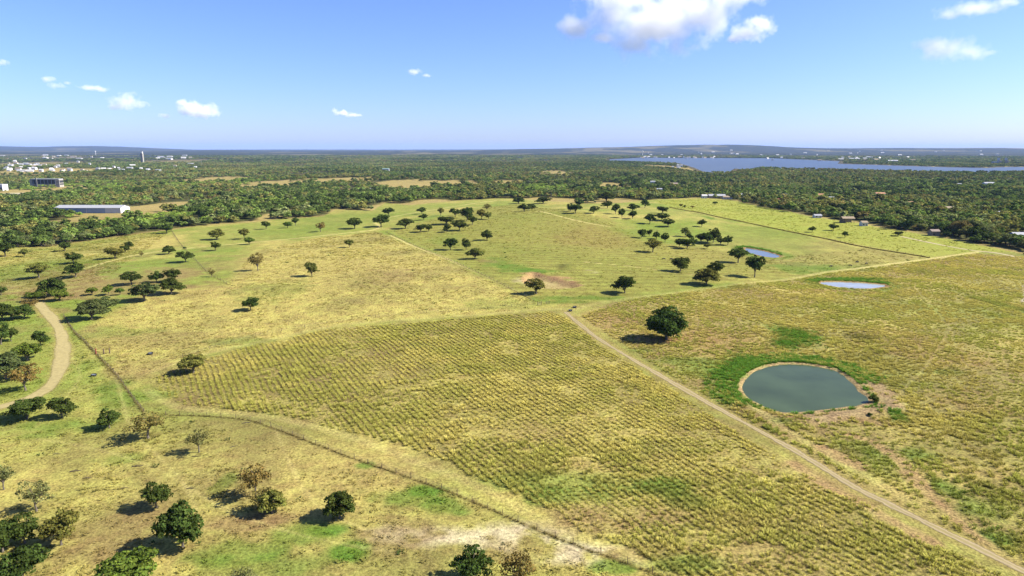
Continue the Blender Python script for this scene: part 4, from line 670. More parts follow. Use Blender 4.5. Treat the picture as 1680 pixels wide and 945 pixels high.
# ---------------------------------------------------------------- roads and tracks
def road_mat(name, col, edge, two):
    m, n, l, p = new_mat(name); out = n['Material Output']
    at = n.new('ShaderNodeAttribute'); at.attribute_name = 'across'
    geo = n.new('ShaderNodeNewGeometry')
    f = noise_node(n, l, geo.outputs['Position'], 0.9, 5, 0.65); g = noise_node(n, l, geo.outputs['Position'], 0.12, 3, 0.5)
    c = mixc(n, l, 'MULTIPLY', 1.0, tuple(col), remap(n, l, f, 0.25, 0.75, 0.75, 1.25))
    a = math_node(n, l, 'ABSOLUTE', at.outputs['Fac'])
    if two:                                          # grassy crown between two wheel ruts
        k = remap(n, l, math_node(n, l, 'ADD', a, math_node(n, l, 'MULTIPLY', math_node(n, l, 'SUBTRACT', g, 0.5), 1.2)), 0.10, 0.34, 1, 0)
        c = mixc(n, l, 'MIX', math_node(n, l, 'MULTIPLY', k, 0.65), c, edge)
    wob = math_node(n, l, 'ADD', math_node(n, l, 'MULTIPLY', math_node(n, l, 'SUBTRACT', f, 0.5), 1.1), math_node(n, l, 'MULTIPLY', math_node(n, l, 'SUBTRACT', g, 0.5), 1.5 if two else 0.4))
    k = remap(n, l, math_node(n, l, 'ADD', a, wob), 0.55 if two else 0.72, 0.98, 1, 0)
    l.new(c, p.inputs['Base Color']); p.inputs['Roughness'].default_value = 0.95; p.inputs['Specular IOR Level'].default_value = 0.1
    tr = n.new('ShaderNodeBsdfTransparent'); mx = n.new('ShaderNodeMixShader')
    l.new(k, mx.inputs[0]); l.new(tr.outputs[0], mx.inputs[1]); l.new(p.outputs[0], mx.inputs[2]); l.new(mx.outputs[0], out.inputs['Surface'])
    b = n.new('ShaderNodeBump'); b.inputs['Strength'].default_value = 0.5; b.inputs['Distance'].default_value = 0.1
    l.new(f, b.inputs['Height']); l.new(b.outputs['Normal'], p.inputs['Normal'])
    return m
def road(name, pts, width, mat, label, lift=0.05, jitter=0.3):
    P = np.array(smooth_line(pts, 2.5)); T = np.gradient(P, axis=0); T /= np.linalg.norm(T, axis=1)[:, None]
    N = np.stack([-T[:, 1], T[:, 0]], 1); U = np.linspace(-1, 1, 9)
    w = width * 0.5 * (1 + jitter * 2 * (fbm(np.arange(len(P)) / 7.0, np.zeros(len(P)), 3, 41) - 0.5))
    Q = P[:, None, :] + N[:, None, :] * (U[None, :, None] * w[:, None, None])
    z = height(Q[..., 0], Q[..., 1]) + lift
    V = np.concatenate([Q, z[..., None]], -1).reshape(-1, 3); m = len(P)
    i = np.arange(m - 1)[:, None] * 9; j = np.arange(8)[None]
    f = np.stack([i + j, i + 9 + j, i + 10 + j, i + 1 + j], -1).reshape(-1, 4)
    me = np_mesh(name, V, f, True); attr_f(me, 'across', np.tile(U, m))
    if me.polygons[0].normal.z < 0: me.flip_normals()
    return tag(link(name, me, mat), label, None, None, 'structure')
road('gravel_road', GRAVEL_ROAD, 5.2, road_mat('gravel', (0.30, 0.245, 0.105), (0.3, 0.28, 0.1), False), 'pale tan gravel road curving through the oaks')
road('farm_track', FARM_TRACK, 2.5, road_mat('worn track', (0.28, 0.22, 0.12), (0.20, 0.165, 0.055), True), 'worn two rut farm track between the grass rows and the pond')
road('farm_track', EDGE_ROAD, 3.6, road_mat('edge track', (0.34, 0.28, 0.16), (0.3, 0.28, 0.1), False), 'pale dirt track along the wood edge')
road('gravel_road', BEND_ROAD, 7.0, road_mat('bend gravel', (0.37, 0.31, 0.21), (0.3, 0.28, 0.1), False), 'bend of a pale gravel road at the meadow edge')

# ---------------------------------------------------------------- oaks
def oak_parts(seed, dens=1.0, clumps=44, per=62, card=0.036, gap=0.0, aspect=0.62, base=0.16, lean=0.0):
    """trunk and crown meshes, unit crown diameter ~1.0 and height 1.0 (z)"""
    rg = np.random.default_rng(seed); pr = random.Random(seed)
    cz = base + (1 - base) * 0.52
    C = []
    tries = 0
    nl = int(rg.integers(3, 6)); lob = [(np.zeros(3), 0.80)]                 # a few overlapping lobes of unequal size make the outline
    for i in range(nl):
        a = 2 * math.pi * (i + rg.uniform(-.3, .3)) / nl; q = rg.uniform(0.38, 0.60)
        lob.append((np.array((math.cos(a) * q, math.sin(a) * q, rg.uniform(-.55, .30))), rg.uniform(0.38, 0.58)))
    while len(C) < clumps and tries < 5000:
        tries += 1
        d = rg.normal(size=3); d /= np.linalg.norm(d)
        rad = rg.uniform(0.45, 1.0) ** 0.6
        lc, lr = lob[0] if rg.random() < 0.34 else lob[int(rg.integers(1, nl + 1))]
        q = lc + d * rad * lr * (1.0, 1.0, 1.05)
        if q[2] < -0.86: continue
        lump = 1.06
        pos = np.array([q[0] * 0.43 * lump + lean * q[2] * 0.2, q[1] * 0.43 * lump, cz + q[2] * (1 - base) * 0.43 * (1 if q[2] > 0 else 0.85) * (0.85 + 0.25 * rg.random())])
        if any(np.linalg.norm((pos - c[0]) * (1, 1, 1.2)) < 0.085 for c in C): continue
        C.append((pos, rg.uniform(0.085, 0.145)))
    V = []; tone = []
    for pos, rc in C:
        m = int(per * dens * (rc / 0.115) ** 2 * rg.uniform(0.7, 1.2))
        d = rg.normal(size=(m, 3)); d /= np.linalg.norm(d, axis=1)[:, None]
        d[:, 2] = np.where(d[:, 2] < -0.35, -d[:, 2] * 0.6, d[:, 2])
        rr = rc * rg.uniform(0.55, 1.08, m) ** 0.7
        ctr = pos + d * rr[:, None] * np.array((1.05, 1.05, 0.8))
        nrm = d + rg.normal(size=(m, 3)) * 0.55 + np.array((0, 0, 0.25)); nrm /= np.linalg.norm(nrm, axis=1)[:, None]
        u = np.cross(nrm, rg.normal(size=(m, 3))); u /= np.linalg.norm(u, axis=1)[:, None]; w = np.cross(nrm, u)
        s = card * rg.uniform(0.6, 1.35, m)[:, None]
        quad = np.stack([ctr + u * s, ctr + w * s * 0.8, ctr - u * s * 0.9, ctr - w * s * 0.7], 1)
        V.append(quad.reshape(-1, 3))
        t = rg.uniform(0.65, 1.45) * rg.uniform(0.7, 1.35, m)
        tone.append(np.repeat(t, 4))
    V = np.concatenate(V); t = np.concatenate(tone)
    crown = np_mesh('crown', V, np.arange(len(V)).reshape(-1, 4))
    tc = np.stack([t * (1 + 0.10 * np.sin(t * 40)), t, t * (1 - 0.1 * np.sin(t * 23))], 1)
    attr_col(crown, 'tone', tc)
    mb = MB(); fork = Vector((lean * 0.03, pr.uniform(-.02, .02), base + 0.10))
    mb.tube([(0, 0, -0.05), (0, 0, 0.02), (lean * 0.01, 0.005, base * 0.6), fork], [0.042, 0.034, 0.026, 0.024], 7)
    for pos, rc in sorted(C, key=lambda c: c[0][2])[::max(1, len(C) // 12)]:
        e = Vector(pos); mid = fork.lerp(e, 0.5) + Vector((pr.uniform(-.03, .03), pr.uniform(-.03, .03), 0.03))
        mb.tube([fork - Vector((0, 0, 0.03)), fork.lerp(mid, 0.5) + Vector((0, 0, .01)), mid, e], [0.017, 0.014, 0.010, 0.004], 5)
    trunk = mb.mesh('trunk', mat_bark)
    crown.materials.append(mat_leaf)
    return trunk, crown
OAK_D = [oak_parts(11 + i, 1.1, 54, 60, 0.033, base=b, lean=ln) for i, (b, ln) in enumerate([(.04, 0), (.10, .6), (.14, -.5), (.06, .3), (.09, -.2), (.16, .2), (.12, .9), (.07, -.8), (.11, .4)])]
OAK_B = [oak_parts(5, 1.1, 95, 60, 0.029, base=0.0)]
OAK_T = [oak_parts(31 + i, 0.66, 44, 48, 0.030, base=b, lean=ln) for i, (b, ln) in enumerate([(.15, .6), (.18, 0), (.12, -.7)])]
TINT = {'b': (0.042, 0.062, 0.014), 'd': (0.046, 0.066, 0.014), 'o': (0.115, 0.118, 0.026), 'r': (0.145, 0.112, 0.032), 't': (0.125, 0.135, 0.046), 'g': (0.078, 0.115, 0.018), 'e': (0.068, 0.082, 0.026)}
def put_tree(x, y, w, h, kind, label, group, protos, name='oak_tree', cat='tree'):
    tr, cr = protos[R.randrange(len(protos))]
    root = empty(name, (x, y, hz(x, y)), R.uniform(0, 6.283), (w * R.uniform(0.98, 1.2), w * R.uniform(0.98, 1.2), h * 1.06))
    tag(root, label, cat, group)
    link('trunk', tr, None, root); c = link('crown', cr, None, root)
    k = R.uniform(0.85, 1.18); t = TINT[kind]; c.color = (t[0] * k * R.uniform(.9, 1.15), t[1] * k, t[2] * k, 1)
    return root
n_field = 0
for label, group, lst in TREES:
    for (x, y, w, h, k) in lst:
        put_tree(x, y, w, h, k, label, group, OAK_B if k == 'b' else OAK_T if k in 'rt' else OAK_D); n_field += 1

# ---------------------------------------------------------------- the wood: positions, individuals at its front, the rest as one mass
keep_out = [(b[0], b[1], max(b[2], 8) * 0.55 + 3, 14.0 if b is SHED else 1.0) for b in [SHED, RUIN, WHITE_BLOCK, TOWER] + [h[2:] for h in HOUSES]]
rngw = np.random.default_rng(3)
def wood_points(r0, r1, sp, cover):
    n = int((r1 * r1 - r0 * r0) * math.radians(43) / (sp * sp) * 1.0)
    r = np.sqrt(rngw.uniform(r0 * r0, r1 * r1, n)); t = rngw.uniform(-math.radians(43), math.radians(43), n)
    x = r * np.sin(t); y = r * np.cos(t)
    m = wood_mask(x, y) * cover
    m = m * (0.55 + 0.9 * sstep(0.35, 0.6, fbm(x / 60, y / 60, 3, 77)))
    m = np.where(fbm(x / 260, y / 520, 3, 88) > 0.66, m * 0.25, m)
    k = rngw.random(n) < m
    for (cx, cy, hw, dp) in keep_out:
        k &= ~((np.abs(x - cx * y / max(cy, 1)) < hw) & (y > cy - dp - 0.008 * cy) & (y < cy + 24))
    return x[k], y[k]
wx, wy = wood_points(380, 2200, 6.6, 1.0)
# thin out overlaps on a jittered grid
cell = np.floor(wx / 5.0).astype(np.int64) * 100003 + np.floor(wy / 5.0).astype(np.int64)
_, first = np.unique(cell, return_index=True); wx, wy = wx[first], wy[first]
scr = np.zeros(len(wx))
for (cx, cy, rx, ry) in SCRUB: scr = np.maximum(scr, 1 - sstep(0.75, 1.1, np.hypot((wx - cx) / rx, (wy - cy) / ry)))
scr = (rngw.random(len(wx)) < scr * 0.93).astype(float)
ww = np.where(scr > 0, rngw.uniform(4.5, 8.0, len(wx)), rngw.gamma(14, 9.0 / 14, len(wx)))
wh = np.where(scr > 0, ww * rngw.uniform(0.5, 0.7, len(wx)), ww * rngw.uniform(0.68, 0.95, len(wx)))
pal_oak = np.array([(0.062, 0.090, 0.022), (0.120, 0.165, 0.036), (0.185, 0.180, 0.048), (0.195, 0.158, 0.055), (0.150, 0.170, 0.060)])
pal_scr = np.array([(0.20, 0.285, 0.046), (0.24, 0.285, 0.06), (0.18, 0.26, 0.042), (0.23, 0.235, 0.068), (0.09, 0.14, 0.03)])
dry = fbm(wx / 160, wy / 260, 3, 91) + 0.10 * rngw.normal(size=len(wx))            # drier, browner stands drift through the wood
pick = np.where(dry > 0.60, rngw.choice([2, 3, 4, 1], len(wx), p=[.45, .09, .26, .20]), rngw.choice([0, 1, 4, 2], len(wx), p=[.42, .36, .14, .08]))
tint = np.where(scr[:, None] > 0, pal_scr[pick], pal_oak[pick]) * rngw.uniform(0.75, 1.3, (len(wx), 1)) * (0.7 + 0.6 * fbm(wx / 70, wy / 110, 3, 93))[:, None]
order = np.argsort(np.hypot(wx, wy))
inview = np.abs(wx / wy) < 0.74
N_IND = 300 - n_field - 4
ind = [i for i in order if inview[i]][:N_IND]
KN = ['dark green oak', 'mid green oak', 'olive brown oak', 'rusty brown oak', 'grey green oak']; SN = ['fresh green scrub tree', 'yellow green scrub tree', 'green scrub tree', 'olive scrub tree', 'dark scrub tree']
for i in ind:
    side = 'in the front of the wood below the long metal shed' if wx[i] < -60 else 'in the front of the wood beside the yellow green far field'
    nm = (SN if scr[i] > 0 else KN)[pick[i]]
    root = put_tree(float(wx[i]), float(wy[i]), float(ww[i]), float(wh[i]), 'd', nm + ' ' + side, nm + 's ' + side, OAK_D if pick[i] not in (3, 4) else OAK_T + OAK_D, 'wood_tree')
    for ch in root.children:
        if ch.name.startswith('crown'): ch.color = tuple(tint[i]) + (1,)

def proto_coll(name, meshes):
    c = bpy.data.collections.new(name)
    for i, me in enumerate(meshes):
        o = bpy.data.objects.new(name, me); c.objects.link(o)
    return c
def scatter(name, xyz, rotz, scale, idx, tint, coll, label, kind='stuff', tilt=None):
    me = bpy.data.meshes.new(name); n = len(xyz)
    me.vertices.add(n); me.vertices.foreach_set('co', np.asarray(xyz, np.float32).ravel())
    rot = np.zeros((n, 3), np.float32); rot[:, 2] = rotz
    if tilt is not None: rot[:, :2] = tilt
    a = me.attributes.new('rot', 'FLOAT_VECTOR', 'POINT'); a.data.foreach_set('vector', rot.ravel())
    a = me.attributes.new('scl', 'FLOAT_VECTOR', 'POINT'); a.data.foreach_set('vector', np.asarray(scale, np.float32).ravel())
    a = me.attributes.new('idx', 'INT', 'POINT'); a.data.foreach_set('value', np.asarray(idx, np.int32))
    attr_col(me, 'tint', tint)
    o = link(name, me)
    ng = bpy.data.node_groups.new(name, 'GeometryNodeTree')
    ng.interface.new_socket('Geometry', in_out='INPUT', socket_type='NodeSocketGeometry')
    ng.interface.new_socket('Geometry', in_out='OUTPUT', socket_type='NodeSocketGeometry')
    N, L = ng.nodes, ng.links
    gi = N.new('NodeGroupInput'); go = N.new('NodeGroupOutput'); ip = N.new('GeometryNodeInstanceOnPoints')
    ci = N.new('GeometryNodeCollectionInfo'); ci.inputs['Collection'].default_value = coll
    ci.inputs['Separate Children'].default_value = True; ci.inputs['Reset Children'].default_value = True
    def na(t, nm):
        q = N.new('GeometryNodeInputNamedAttribute'); q.data_type = t; q.inputs['Name'].default_value = nm; return q.outputs['Attribute']
    er = N.new('FunctionNodeEulerToRotation'); L.new(na('FLOAT_VECTOR', 'rot'), er.inputs[0])
    L.new(gi.outputs[0], ip.inputs['Points']); L.new(ci.outputs[0], ip.inputs['Instance'])
    ip.inputs['Pick Instance'].default_value = True; L.new(na('INT', 'idx'), ip.inputs['Instance Index'])
    L.new(er.outputs[0], ip.inputs['Rotation']); L.new(na('FLOAT_VECTOR', 'scl'), ip.inputs['Scale'])
    L.new(ip.outputs[0], go.inputs[0])
    md = o.modifiers.new('scatter', 'NODES'); md.node_group = ng
    return tag(o, label, None, None, kind)
def low_tree(seed, clumps, per, card):
    t, c = oak_parts(seed, 1.0, clumps, per, card, base=0.05)
    c.materials.clear(); c.materials.append(mat_leaf_i); bpy.data.meshes.remove(t); return c
wood_near = proto_coll('wood_crown', [low_tree(60 + i, 36, 26, 0.058) for i in range(5)])
wood_far = proto_coll('far_crown', [low_tree(70 + i, 16, 14, 0.11) for i in range(3)])
rest = np.ones(len(wx), bool); rest[ind] = False
X, Y = wx[rest], wy[rest]; nrest = len(X)
scatter('forest', np.stack([X, Y, height(X, Y)], 1), rngw.uniform(0, 6.28, nrest), np.stack([ww[rest] * 1.1, ww[rest] * 1.1, wh[rest]], 1),
        rngw.integers(0, 5, nrest), tint[rest], wood_near, 'wide mixed oak wood and scrub beyond the pastures')
X1, Y1 = wood_points(2200, 4600, 13.0, 0.95); X2, Y2 = wood_points(4600, 8500, 27.0, 0.8)
X = np.concatenate([X1, X2]); Y = np.concatenate([Y1, Y2])
S = np.concatenate([rngw.uniform(9, 17, len(X1)), rngw.uniform(18, 34, len(X2))])
HT = np.concatenate([rngw.uniform(6, 10, len(X1)), rngw.uniform(7, 11, len(X2))])
dry = fbm(X / 300, Y / 600, 3, 91) + 0.10 * rngw.normal(size=len(X))
pk = np.where(dry > 0.55, rngw.choice([2, 3, 4, 1], len(X), p=[.44, .10, .26, .20]), rngw.choice([0, 1, 4, 2], len(X), p=[.45, .33, .12, .10]))
scatter('forest', np.stack([X, Y, height(X, Y)], 1), rngw.uniform(0, 6.28, len(X)), np.stack([S, S, HT], 1), rngw.integers(0, 3, len(X)),
        pal_oak[pk] * rngw.uniform(0.7, 1.3, (len(X), 1)) * (0.6 + 0.8 * fbm(X / 160, Y / 300, 3, 93))[:, None], wood_far, 'far off oak wood fading towards the hills')

# ---------------------------------------------------------------- grass
def tuft(seed, blades, spread, h, wd, droop):
    rg = np.random.default_rng(seed); V = []; T = []
    for b in range(blades):
        a = rg.uniform(0, 6.283); rr = spread * math.sqrt(rg.random()) * 0.45
        bx, by = rr * math.cos(a), rr * math.sin(a); out = a + rg.normal() * 0.6; hh = h * rg.uniform(0.55, 1.1); dr = droop * rg.uniform(0.4, 1.2)
        px, py = -math.sin(out) * wd, math.cos(out) * wd; ox, oy = math.cos(out), math.sin(out)
        m = (bx + ox * dr * .35, by + oy * dr * .35, hh * .65); e = (bx + ox * dr, by + oy * dr, hh)
        V += [(bx - px, by - py, -0.05), (bx + px, by + py, -0.05), (m[0] + px, m[1] + py, m[2]), (m[0] - px, m[1] - py, m[2]),
              (m[0] - px, m[1] - py, m[2]), (m[0] + px, m[1] + py, m[2]), (e[0] + px * .4, e[1] + py * .4, e[2]), (e[0] - px * .4, e[1] - py * .4, e[2])]
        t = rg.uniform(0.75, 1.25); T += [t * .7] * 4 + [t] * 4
    me = np_mesh('tuft', V, np.arange(len(V)).reshape(-1, 4)); T = np.array(T)
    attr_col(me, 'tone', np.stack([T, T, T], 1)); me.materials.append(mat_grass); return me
tufts = proto_coll('grass_tuft', [tuft(5 + i, 30, 1.15, 0.72, 0.05, 0.55) for i in range(4)])
small = proto_coll('short_tuft', [tuft(15 + i, 11, 0.9, 0.4, 0.07, 0.35) for i in range(3)])
rg = np.random.default_rng(9)
def grass_tint(x, y, a, b, c, seed):
    n1 = fbm(x / 38, y / 38, 3, seed); n2 = fbm(x / 9, y / 9, 2, seed + 1)
    t = mixv(np.broadcast_to(np.array(a), (len(x), 3)), np.array(b), np.clip(0.5 + 3.0 * (n1 - .5) + 2.2 * (n2 - .5), 0, 1))
    for (cx, cy, rx, ry, kd, s) in PATCHES:
        if kd in ('green', 'dark', 'soil', 'red'):
            w = patch_w(x, y, cx, cy, rx * 1.1, ry * 1.1, 1.0 * (n2 - 0.5))
            t = mixv(t, np.array({'green': (0.10, 0.19, 0.028), 'dark': (0.12, 0.125, 0.03)}.get(kd, c)), (0.8 if kd in ('green', 'dark') else 0.5) * s * w)
    return t * rg.uniform(0.7, 1.3, (len(x), 1)) * np.array((0.78, 0.75, 0.58))
def off_tracks(x, y):
    k = line_d(x, y, FARM_TRACK) > 2.6
    k &= line_d(x, y, GRAVEL_ROAD) > 3.4
    for pts, w in PALE_TRACKS: k &= line_d(x, y, pts) > w * 0.8
    for pts, w in ERODED_TRACKS: k &= (line_d(x, y, pts) > w * 0.9) | (rg.random(len(x)) < 0.2)
    for pl in SITE_PONDS.values(): k &= poly_sd(x, y, pl) > 1.5
    soil = 0.92 * dam_w(x, y, poly_sd(x, y, SITE_PONDS['round']))
    for (cx, cy, rx, ry, kd, s) in PATCHES:
        if kd in ('soil', 'pale', 'red'): soil = np.maximum(soil, (0.95 if kd == 'pale' else 0.55) * s * patch_w(x, y, cx, cy, rx, ry, 0.8 * (fbm(x / 7, y / 7, 2, 19) - .5)))
    return k & (rg.random(len(x)) > soil)
def inview_k(x, y, pad=0.10): return (np.abs(x) / np.maximum(y, 1) < 0.76 + pad) & (y > 90)
# grass rows
a, b = ROW_DIR; dv = np.array(b, float) - np.array(a, float); dv /= np.linalg.norm(dv); nv = np.array((-dv[1], dv[0]))
bx = [p_[0] for p_ in ROW_FIELD]; by = [p_[1] for p_ in ROW_FIELD]
ctr = np.array(((min(bx) + max(bx)) / 2, (min(by) + max(by)) / 2)); ext = 0.75 * max(max(bx) - min(bx), max(by) - min(by))
ROWSP, ALONG = 1.75, 0.45
u = np.arange(-ext, ext, ROWSP); s = np.arange(-ext, ext, ALONG)
U_, S_ = np.meshgrid(u, s); U_ = U_ + 0; S_ = S_ + rg.uniform(-.4, .4, S_.shape)
x = ctr[0] + nv[0] * U_ + dv[0] * S_; y = ctr[1] + nv[1] * U_ + dv[1] * S_; x = x.ravel(); y = y.ravel()
x0_, y0_ = x.copy(), y.copy(); bend = 7 * (fbm(x0_ / 120, y0_ / 120, 2, 51) - 0.5) + 1.3 * (fbm(x0_ / 20, y0_ / 20, 3, 52) - 0.5)
order_w = sstep(0.30, 0.5, fbm(x / 90, y / 90, 3, 53) + 0.22 * sstep(130, 10, x))          # rows dissolve towards the farm track
jit = 0.26 + 0.8 * (1 - order_w)
x = x + nv[0] * bend + rg.normal(size=len(x)) * jit * 0.6; y = y + nv[1] * bend + rg.normal(size=len(y)) * jit * 0.6
k = inview_k(x, y); x, y = x[k], y[k]
k = (poly_sd(x, y, ROW_FIELD) + 5 * (fbm(x / 12, y / 12, 2, 57) - .5) < -0.5); x, y = x[k], y[k]
k = off_tracks(x, y) & (rg.random(len(x)) < 0.25 + 1.3 * sstep(0.25, 0.62, fbm(x / 9, y / 9, 3, 59))); x, y = x[k], y[k]; n_ = len(x)
sc = rg.gamma(16, 1 / 16, n_) * (0.42 + 0.60 * fbm(x / 22, y / 22, 3, 63) + 0.4 * fbm(x / 6, y / 6, 2, 64)) * 0.64
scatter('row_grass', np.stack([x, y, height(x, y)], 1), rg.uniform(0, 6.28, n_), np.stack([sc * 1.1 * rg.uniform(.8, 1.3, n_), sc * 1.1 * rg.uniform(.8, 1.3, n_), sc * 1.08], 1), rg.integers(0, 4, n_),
        grass_tint(x, y, (0.63, 0.555, 0.19), (0.48, 0.465, 0.135), (0.50, 0.395, 0.19), 101), tufts, 'bunch grass growing in long rows across the near field')
# loose tussocks on the meadow
def random_in(poly, sp, pad=0.10):
    bx = [q[0] for q in poly]; by = [q[1] for q in poly]
    n = int((max(bx) - min(bx)) * (max(by) - min(by)) / sp ** 2)
    x = rg.uniform(min(bx), max(bx), n); y = rg.uniform(min(by), max(by), n)
    k = inview_k(x, y, pad); x, y = x[k], y[k]; k = poly_sd(x, y, poly) < 0
    return x[k], y[k]
x, y = random_in(MEADOW, 1.0)
k = off_tracks(x, y) & (rg.random(len(x)) < 0.30 + 1.3 * sstep(0.3, 0.7, fbm(x / 10, y / 10, 3, 65))); x, y = x[k], y[k]; n_ = len(x)
sc = rg.uniform(0.5, 1.1, n_) * (0.6 + 0.5 * fbm(x / 30, y / 30, 2, 63))
scatter('meadow_grass', np.stack([x, y, height(x, y)], 1), rg.uniform(0, 6.28, n_), np.stack([sc * 1.1, sc * 1.1, sc * 0.9], 1), rg.integers(0, 4, n_),
        grass_tint(x, y, (0.55, 0.475, 0.16), (0.40, 0.41, 0.105), (0.49, 0.365, 0.18), 111), tufts, 'loose tussocks of straw and olive grass over the pond meadow')
# short tufts on the pastures, hay field and far fields
XS, YS = [], []
for poly, sp in ((HAY_FIELD, 1.9), (MOWN_HILL, 4.2), (MEADOW_BACK, 2.6), (FAR_FIELD, 3.6)):
    x, y = random_in(poly, sp); XS.append(x); YS.append(y)
PAST = [(-330.0, 90.0), (140.0, 90.0), FENCES[1][1][-1], FENCES[1][1][5], FENCES[1][1][0], FENCES[0][1][0], FENCES[2][1][0], (-420.0, 480.0)]
x, y = random_in(PAST, 1.6); XS.append(x); YS.append(y)
x = np.concatenate(XS); y = np.concatenate(YS); k = off_tracks(x, y) & (rg.random(len(x)) < 0.15 + 1.2 * sstep(0.35, 0.7, fbm(x / 13, y / 13, 3, 69))); x, y = x[k], y[k]; n_ = len(x)
sc = rg.uniform(0.5, 1.15, n_) * (1 + 0.5 * sstep(300, 600, y))
gc, _, _ = ground_colour(x, y)
wd_ = rg.random(n_) < 0.012; gc[wd_] = (0.045, 0.07, 0.018); sc[wd_] *= 1.5            # the odd dark weed
scatter('pasture_grass', np.stack([x, y, height(x, y)], 1), rg.uniform(0, 6.28, n_), np.stack([sc * 1.2, sc * 1.2, sc * 0.8], 1), rg.integers(0, 3, n_),
        np.clip(gc * rg.uniform(0.9, 1.6, (n_, 1)), 0, .6), small, 'short dry tufts dotted over the grazed pastures and hay field')
# lush growth round the ponds and weeds under the fences
x, y = random_in([(q[0] + (q[0] - 92) * 0.7, q[1] + (q[1] - 210) * 0.7) for q in SITE_PONDS['round']], 0.75)
sd = poly_sd(x, y, SITE_PONDS['round'])
k = (sd > 0.7) & (sd < 12) & (rg.random(len(x)) < np.clip(np.maximum(sstep(208, 224, y), 0.6 * (1 - sstep(68, 78, x)) * sstep(186, 196, y)) * (1 - sstep(5, 13, sd)) + 0.5 * (sd < 1.6), 0, 1)); x, y = x[k], y[k]
X_, Y_ = [x], [y]
for (cx, cy, rx, ry, kd, s_) in PATCHES:
    if kd == 'green' and s_ >= 0.8 and cy < 420 and cx > 60 and cy > 180:
        m = int(rx * ry * 2.2 * s_); X_.append(cx + rx * rg.normal(size=m) * .45); Y_.append(cy + ry * rg.normal(size=m) * .45)
for nm in ('sliver', 'far'):
    q = np.array(smooth_poly(SITE_PONDS[nm], 30)); q = q[rg.random(len(q)) < 0.8]; X_.append(q[:, 0] + rg.normal(size=len(q)) * 2); Y_.append(q[:, 1] + 2.5 + np.abs(rg.normal(size=len(q))) * 3)
x = np.concatenate(X_); y = np.concatenate(Y_)
k = np.ones(len(x), bool)
for pl in SITE_PONDS.values(): k &= poly_sd(x, y, pl) > 0.7
k &= line_d(x, y, FARM_TRACK) > 2.5
x, y = x[k], y[k]; n_ = len(x); sc = rg.uniform(0.6, 1.15, n_)
scatter('pond_reeds', np.stack([x, y, height(x, y)], 1), rg.uniform(0, 6.28, n_), np.stack([sc * 1.1, sc * 1.1, sc * .85], 1), rg.integers(0, 4, n_),
        np.array((0.09, 0.185, 0.022)) * rg.uniform(0.7, 1.35, (n_, 1)) * np.array((1, 1, 1)), tufts, 'lush green rushes round the round pond and damp hollows')
X_, Y_, W_ = [], [], []
for lab, pts, sp, wd in FENCES:
    q = np.array(smooth_line(pts, 0.45)); q = np.repeat(q, 2 if wd > 1.5 else 1, 0); q = q[rg.random(len(q)) < min(1, wd * 0.8)]
    X_.append(q[:, 0] + rg.normal(size=len(q)) * 0.16); Y_.append(q[:, 1] + rg.normal(size=len(q)) * 0.16); W_.append(np.full(len(q), (0.28 + 0.22 * wd) if wd < 1.5 else 1.15))
x = np.concatenate(X_); y = np.concatenate(Y_); n_ = len(x); sc = rg.uniform(0.5, 1.0, n_) * np.concatenate(W_)
scatter('fence_weeds', np.stack([x, y, height(x, y)], 1), rg.uniform(0, 6.28, n_), np.stack([sc, sc, sc * .9], 1), rg.integers(0, 4, n_),
        np.array((0.19, 0.155, 0.055)) * rg.uniform(0.5, 1.5, (n_, 1)), tufts, 'dark weeds grown up along the fence lines')

# ---------------------------------------------------------------- fences and gates
post_me = MB().tube([(0, 0, -0.4), (0, 0, 0.7), (0.01, 0, 1.35)], [0.075, 0.07, 0.065], 7).mesh('post', mat_post)
for lab, pts, sp, wd in FENCES:
    q = np.array(smooth_line(pts, sp)); zq = height(q[:, 0], q[:, 1]); o0 = (float(q[0, 0]), float(q[0, 1]), float(zq[0]))
    root = empty('wire_fence', o0); tag(root, lab, 'fence', 'fences across the pastures')
    for (a_, b_), z_ in zip(q, zq):
        ps = link('post', post_me, None, root); ps.location = (a_ - o0[0], b_ - o0[1], z_ - o0[2]); ps.rotation_euler = (R.uniform(-.05, .05), R.uniform(-.05, .05), R.uniform(0, 6))
        ps.scale = (1, 1, R.uniform(0.9, 1.1))
    for hh in (0.45, 0.8, 1.15):
        MB().tube([(a_ - o0[0], b_ - o0[1], z_ - o0[2] + hh) for (a_, b_), z_ in zip(q, zq)], [0.012] * len(q), 4).build('wire', mat_wire, root)
for lab, (x, y), h, cl in GATE_POSTS:
    m = mat_redpost if cl == 'red' else mat_post
    root = empty('gate_post', (x, y, hz(x, y)), 0.3); tag(root, lab, 'post')
    MB().tube([(0, 0, -0.5), (0, 0, h * .5), (0.02, 0, h)], [0.23, 0.22, 0.21], 9).build('shaft', m, root)
    MB().tube([(0.02, 0, h + 0.002), (0.02, 0, h + .07)], [0.24, 0.14], 9).build('cap', m, root)
def gate(a, b, lab, top):
    a = Vector((a[0], a[1], hz(*a))); b = Vector((b[0], b[1], hz(*b))); root = empty('field_gate', a, math.atan2(b.y - a.y, b.x - a.x)); L_ = (b - a).length
    tag(root, lab, 'gate')
    for xx in (0, L_): MB().tube([(xx, 0, -.4), (xx, 0, top)], [0.13, 0.12], 8).build('post', mat_post, root)
    for hh in (0.3, 0.65, 1.0, 1.3): MB().tube([(0.14, 0, hh), (L_ - 0.14, 0, hh)], [0.035, 0.035], 6).build('rail', mat_wire, root)
gate(*FIELD_GATE, 'narrow field gate between two tall dark posts at the fence end', 2.0)
gate(*BRACE_GATE, 'low braced gate beside the track junction', 1.4)
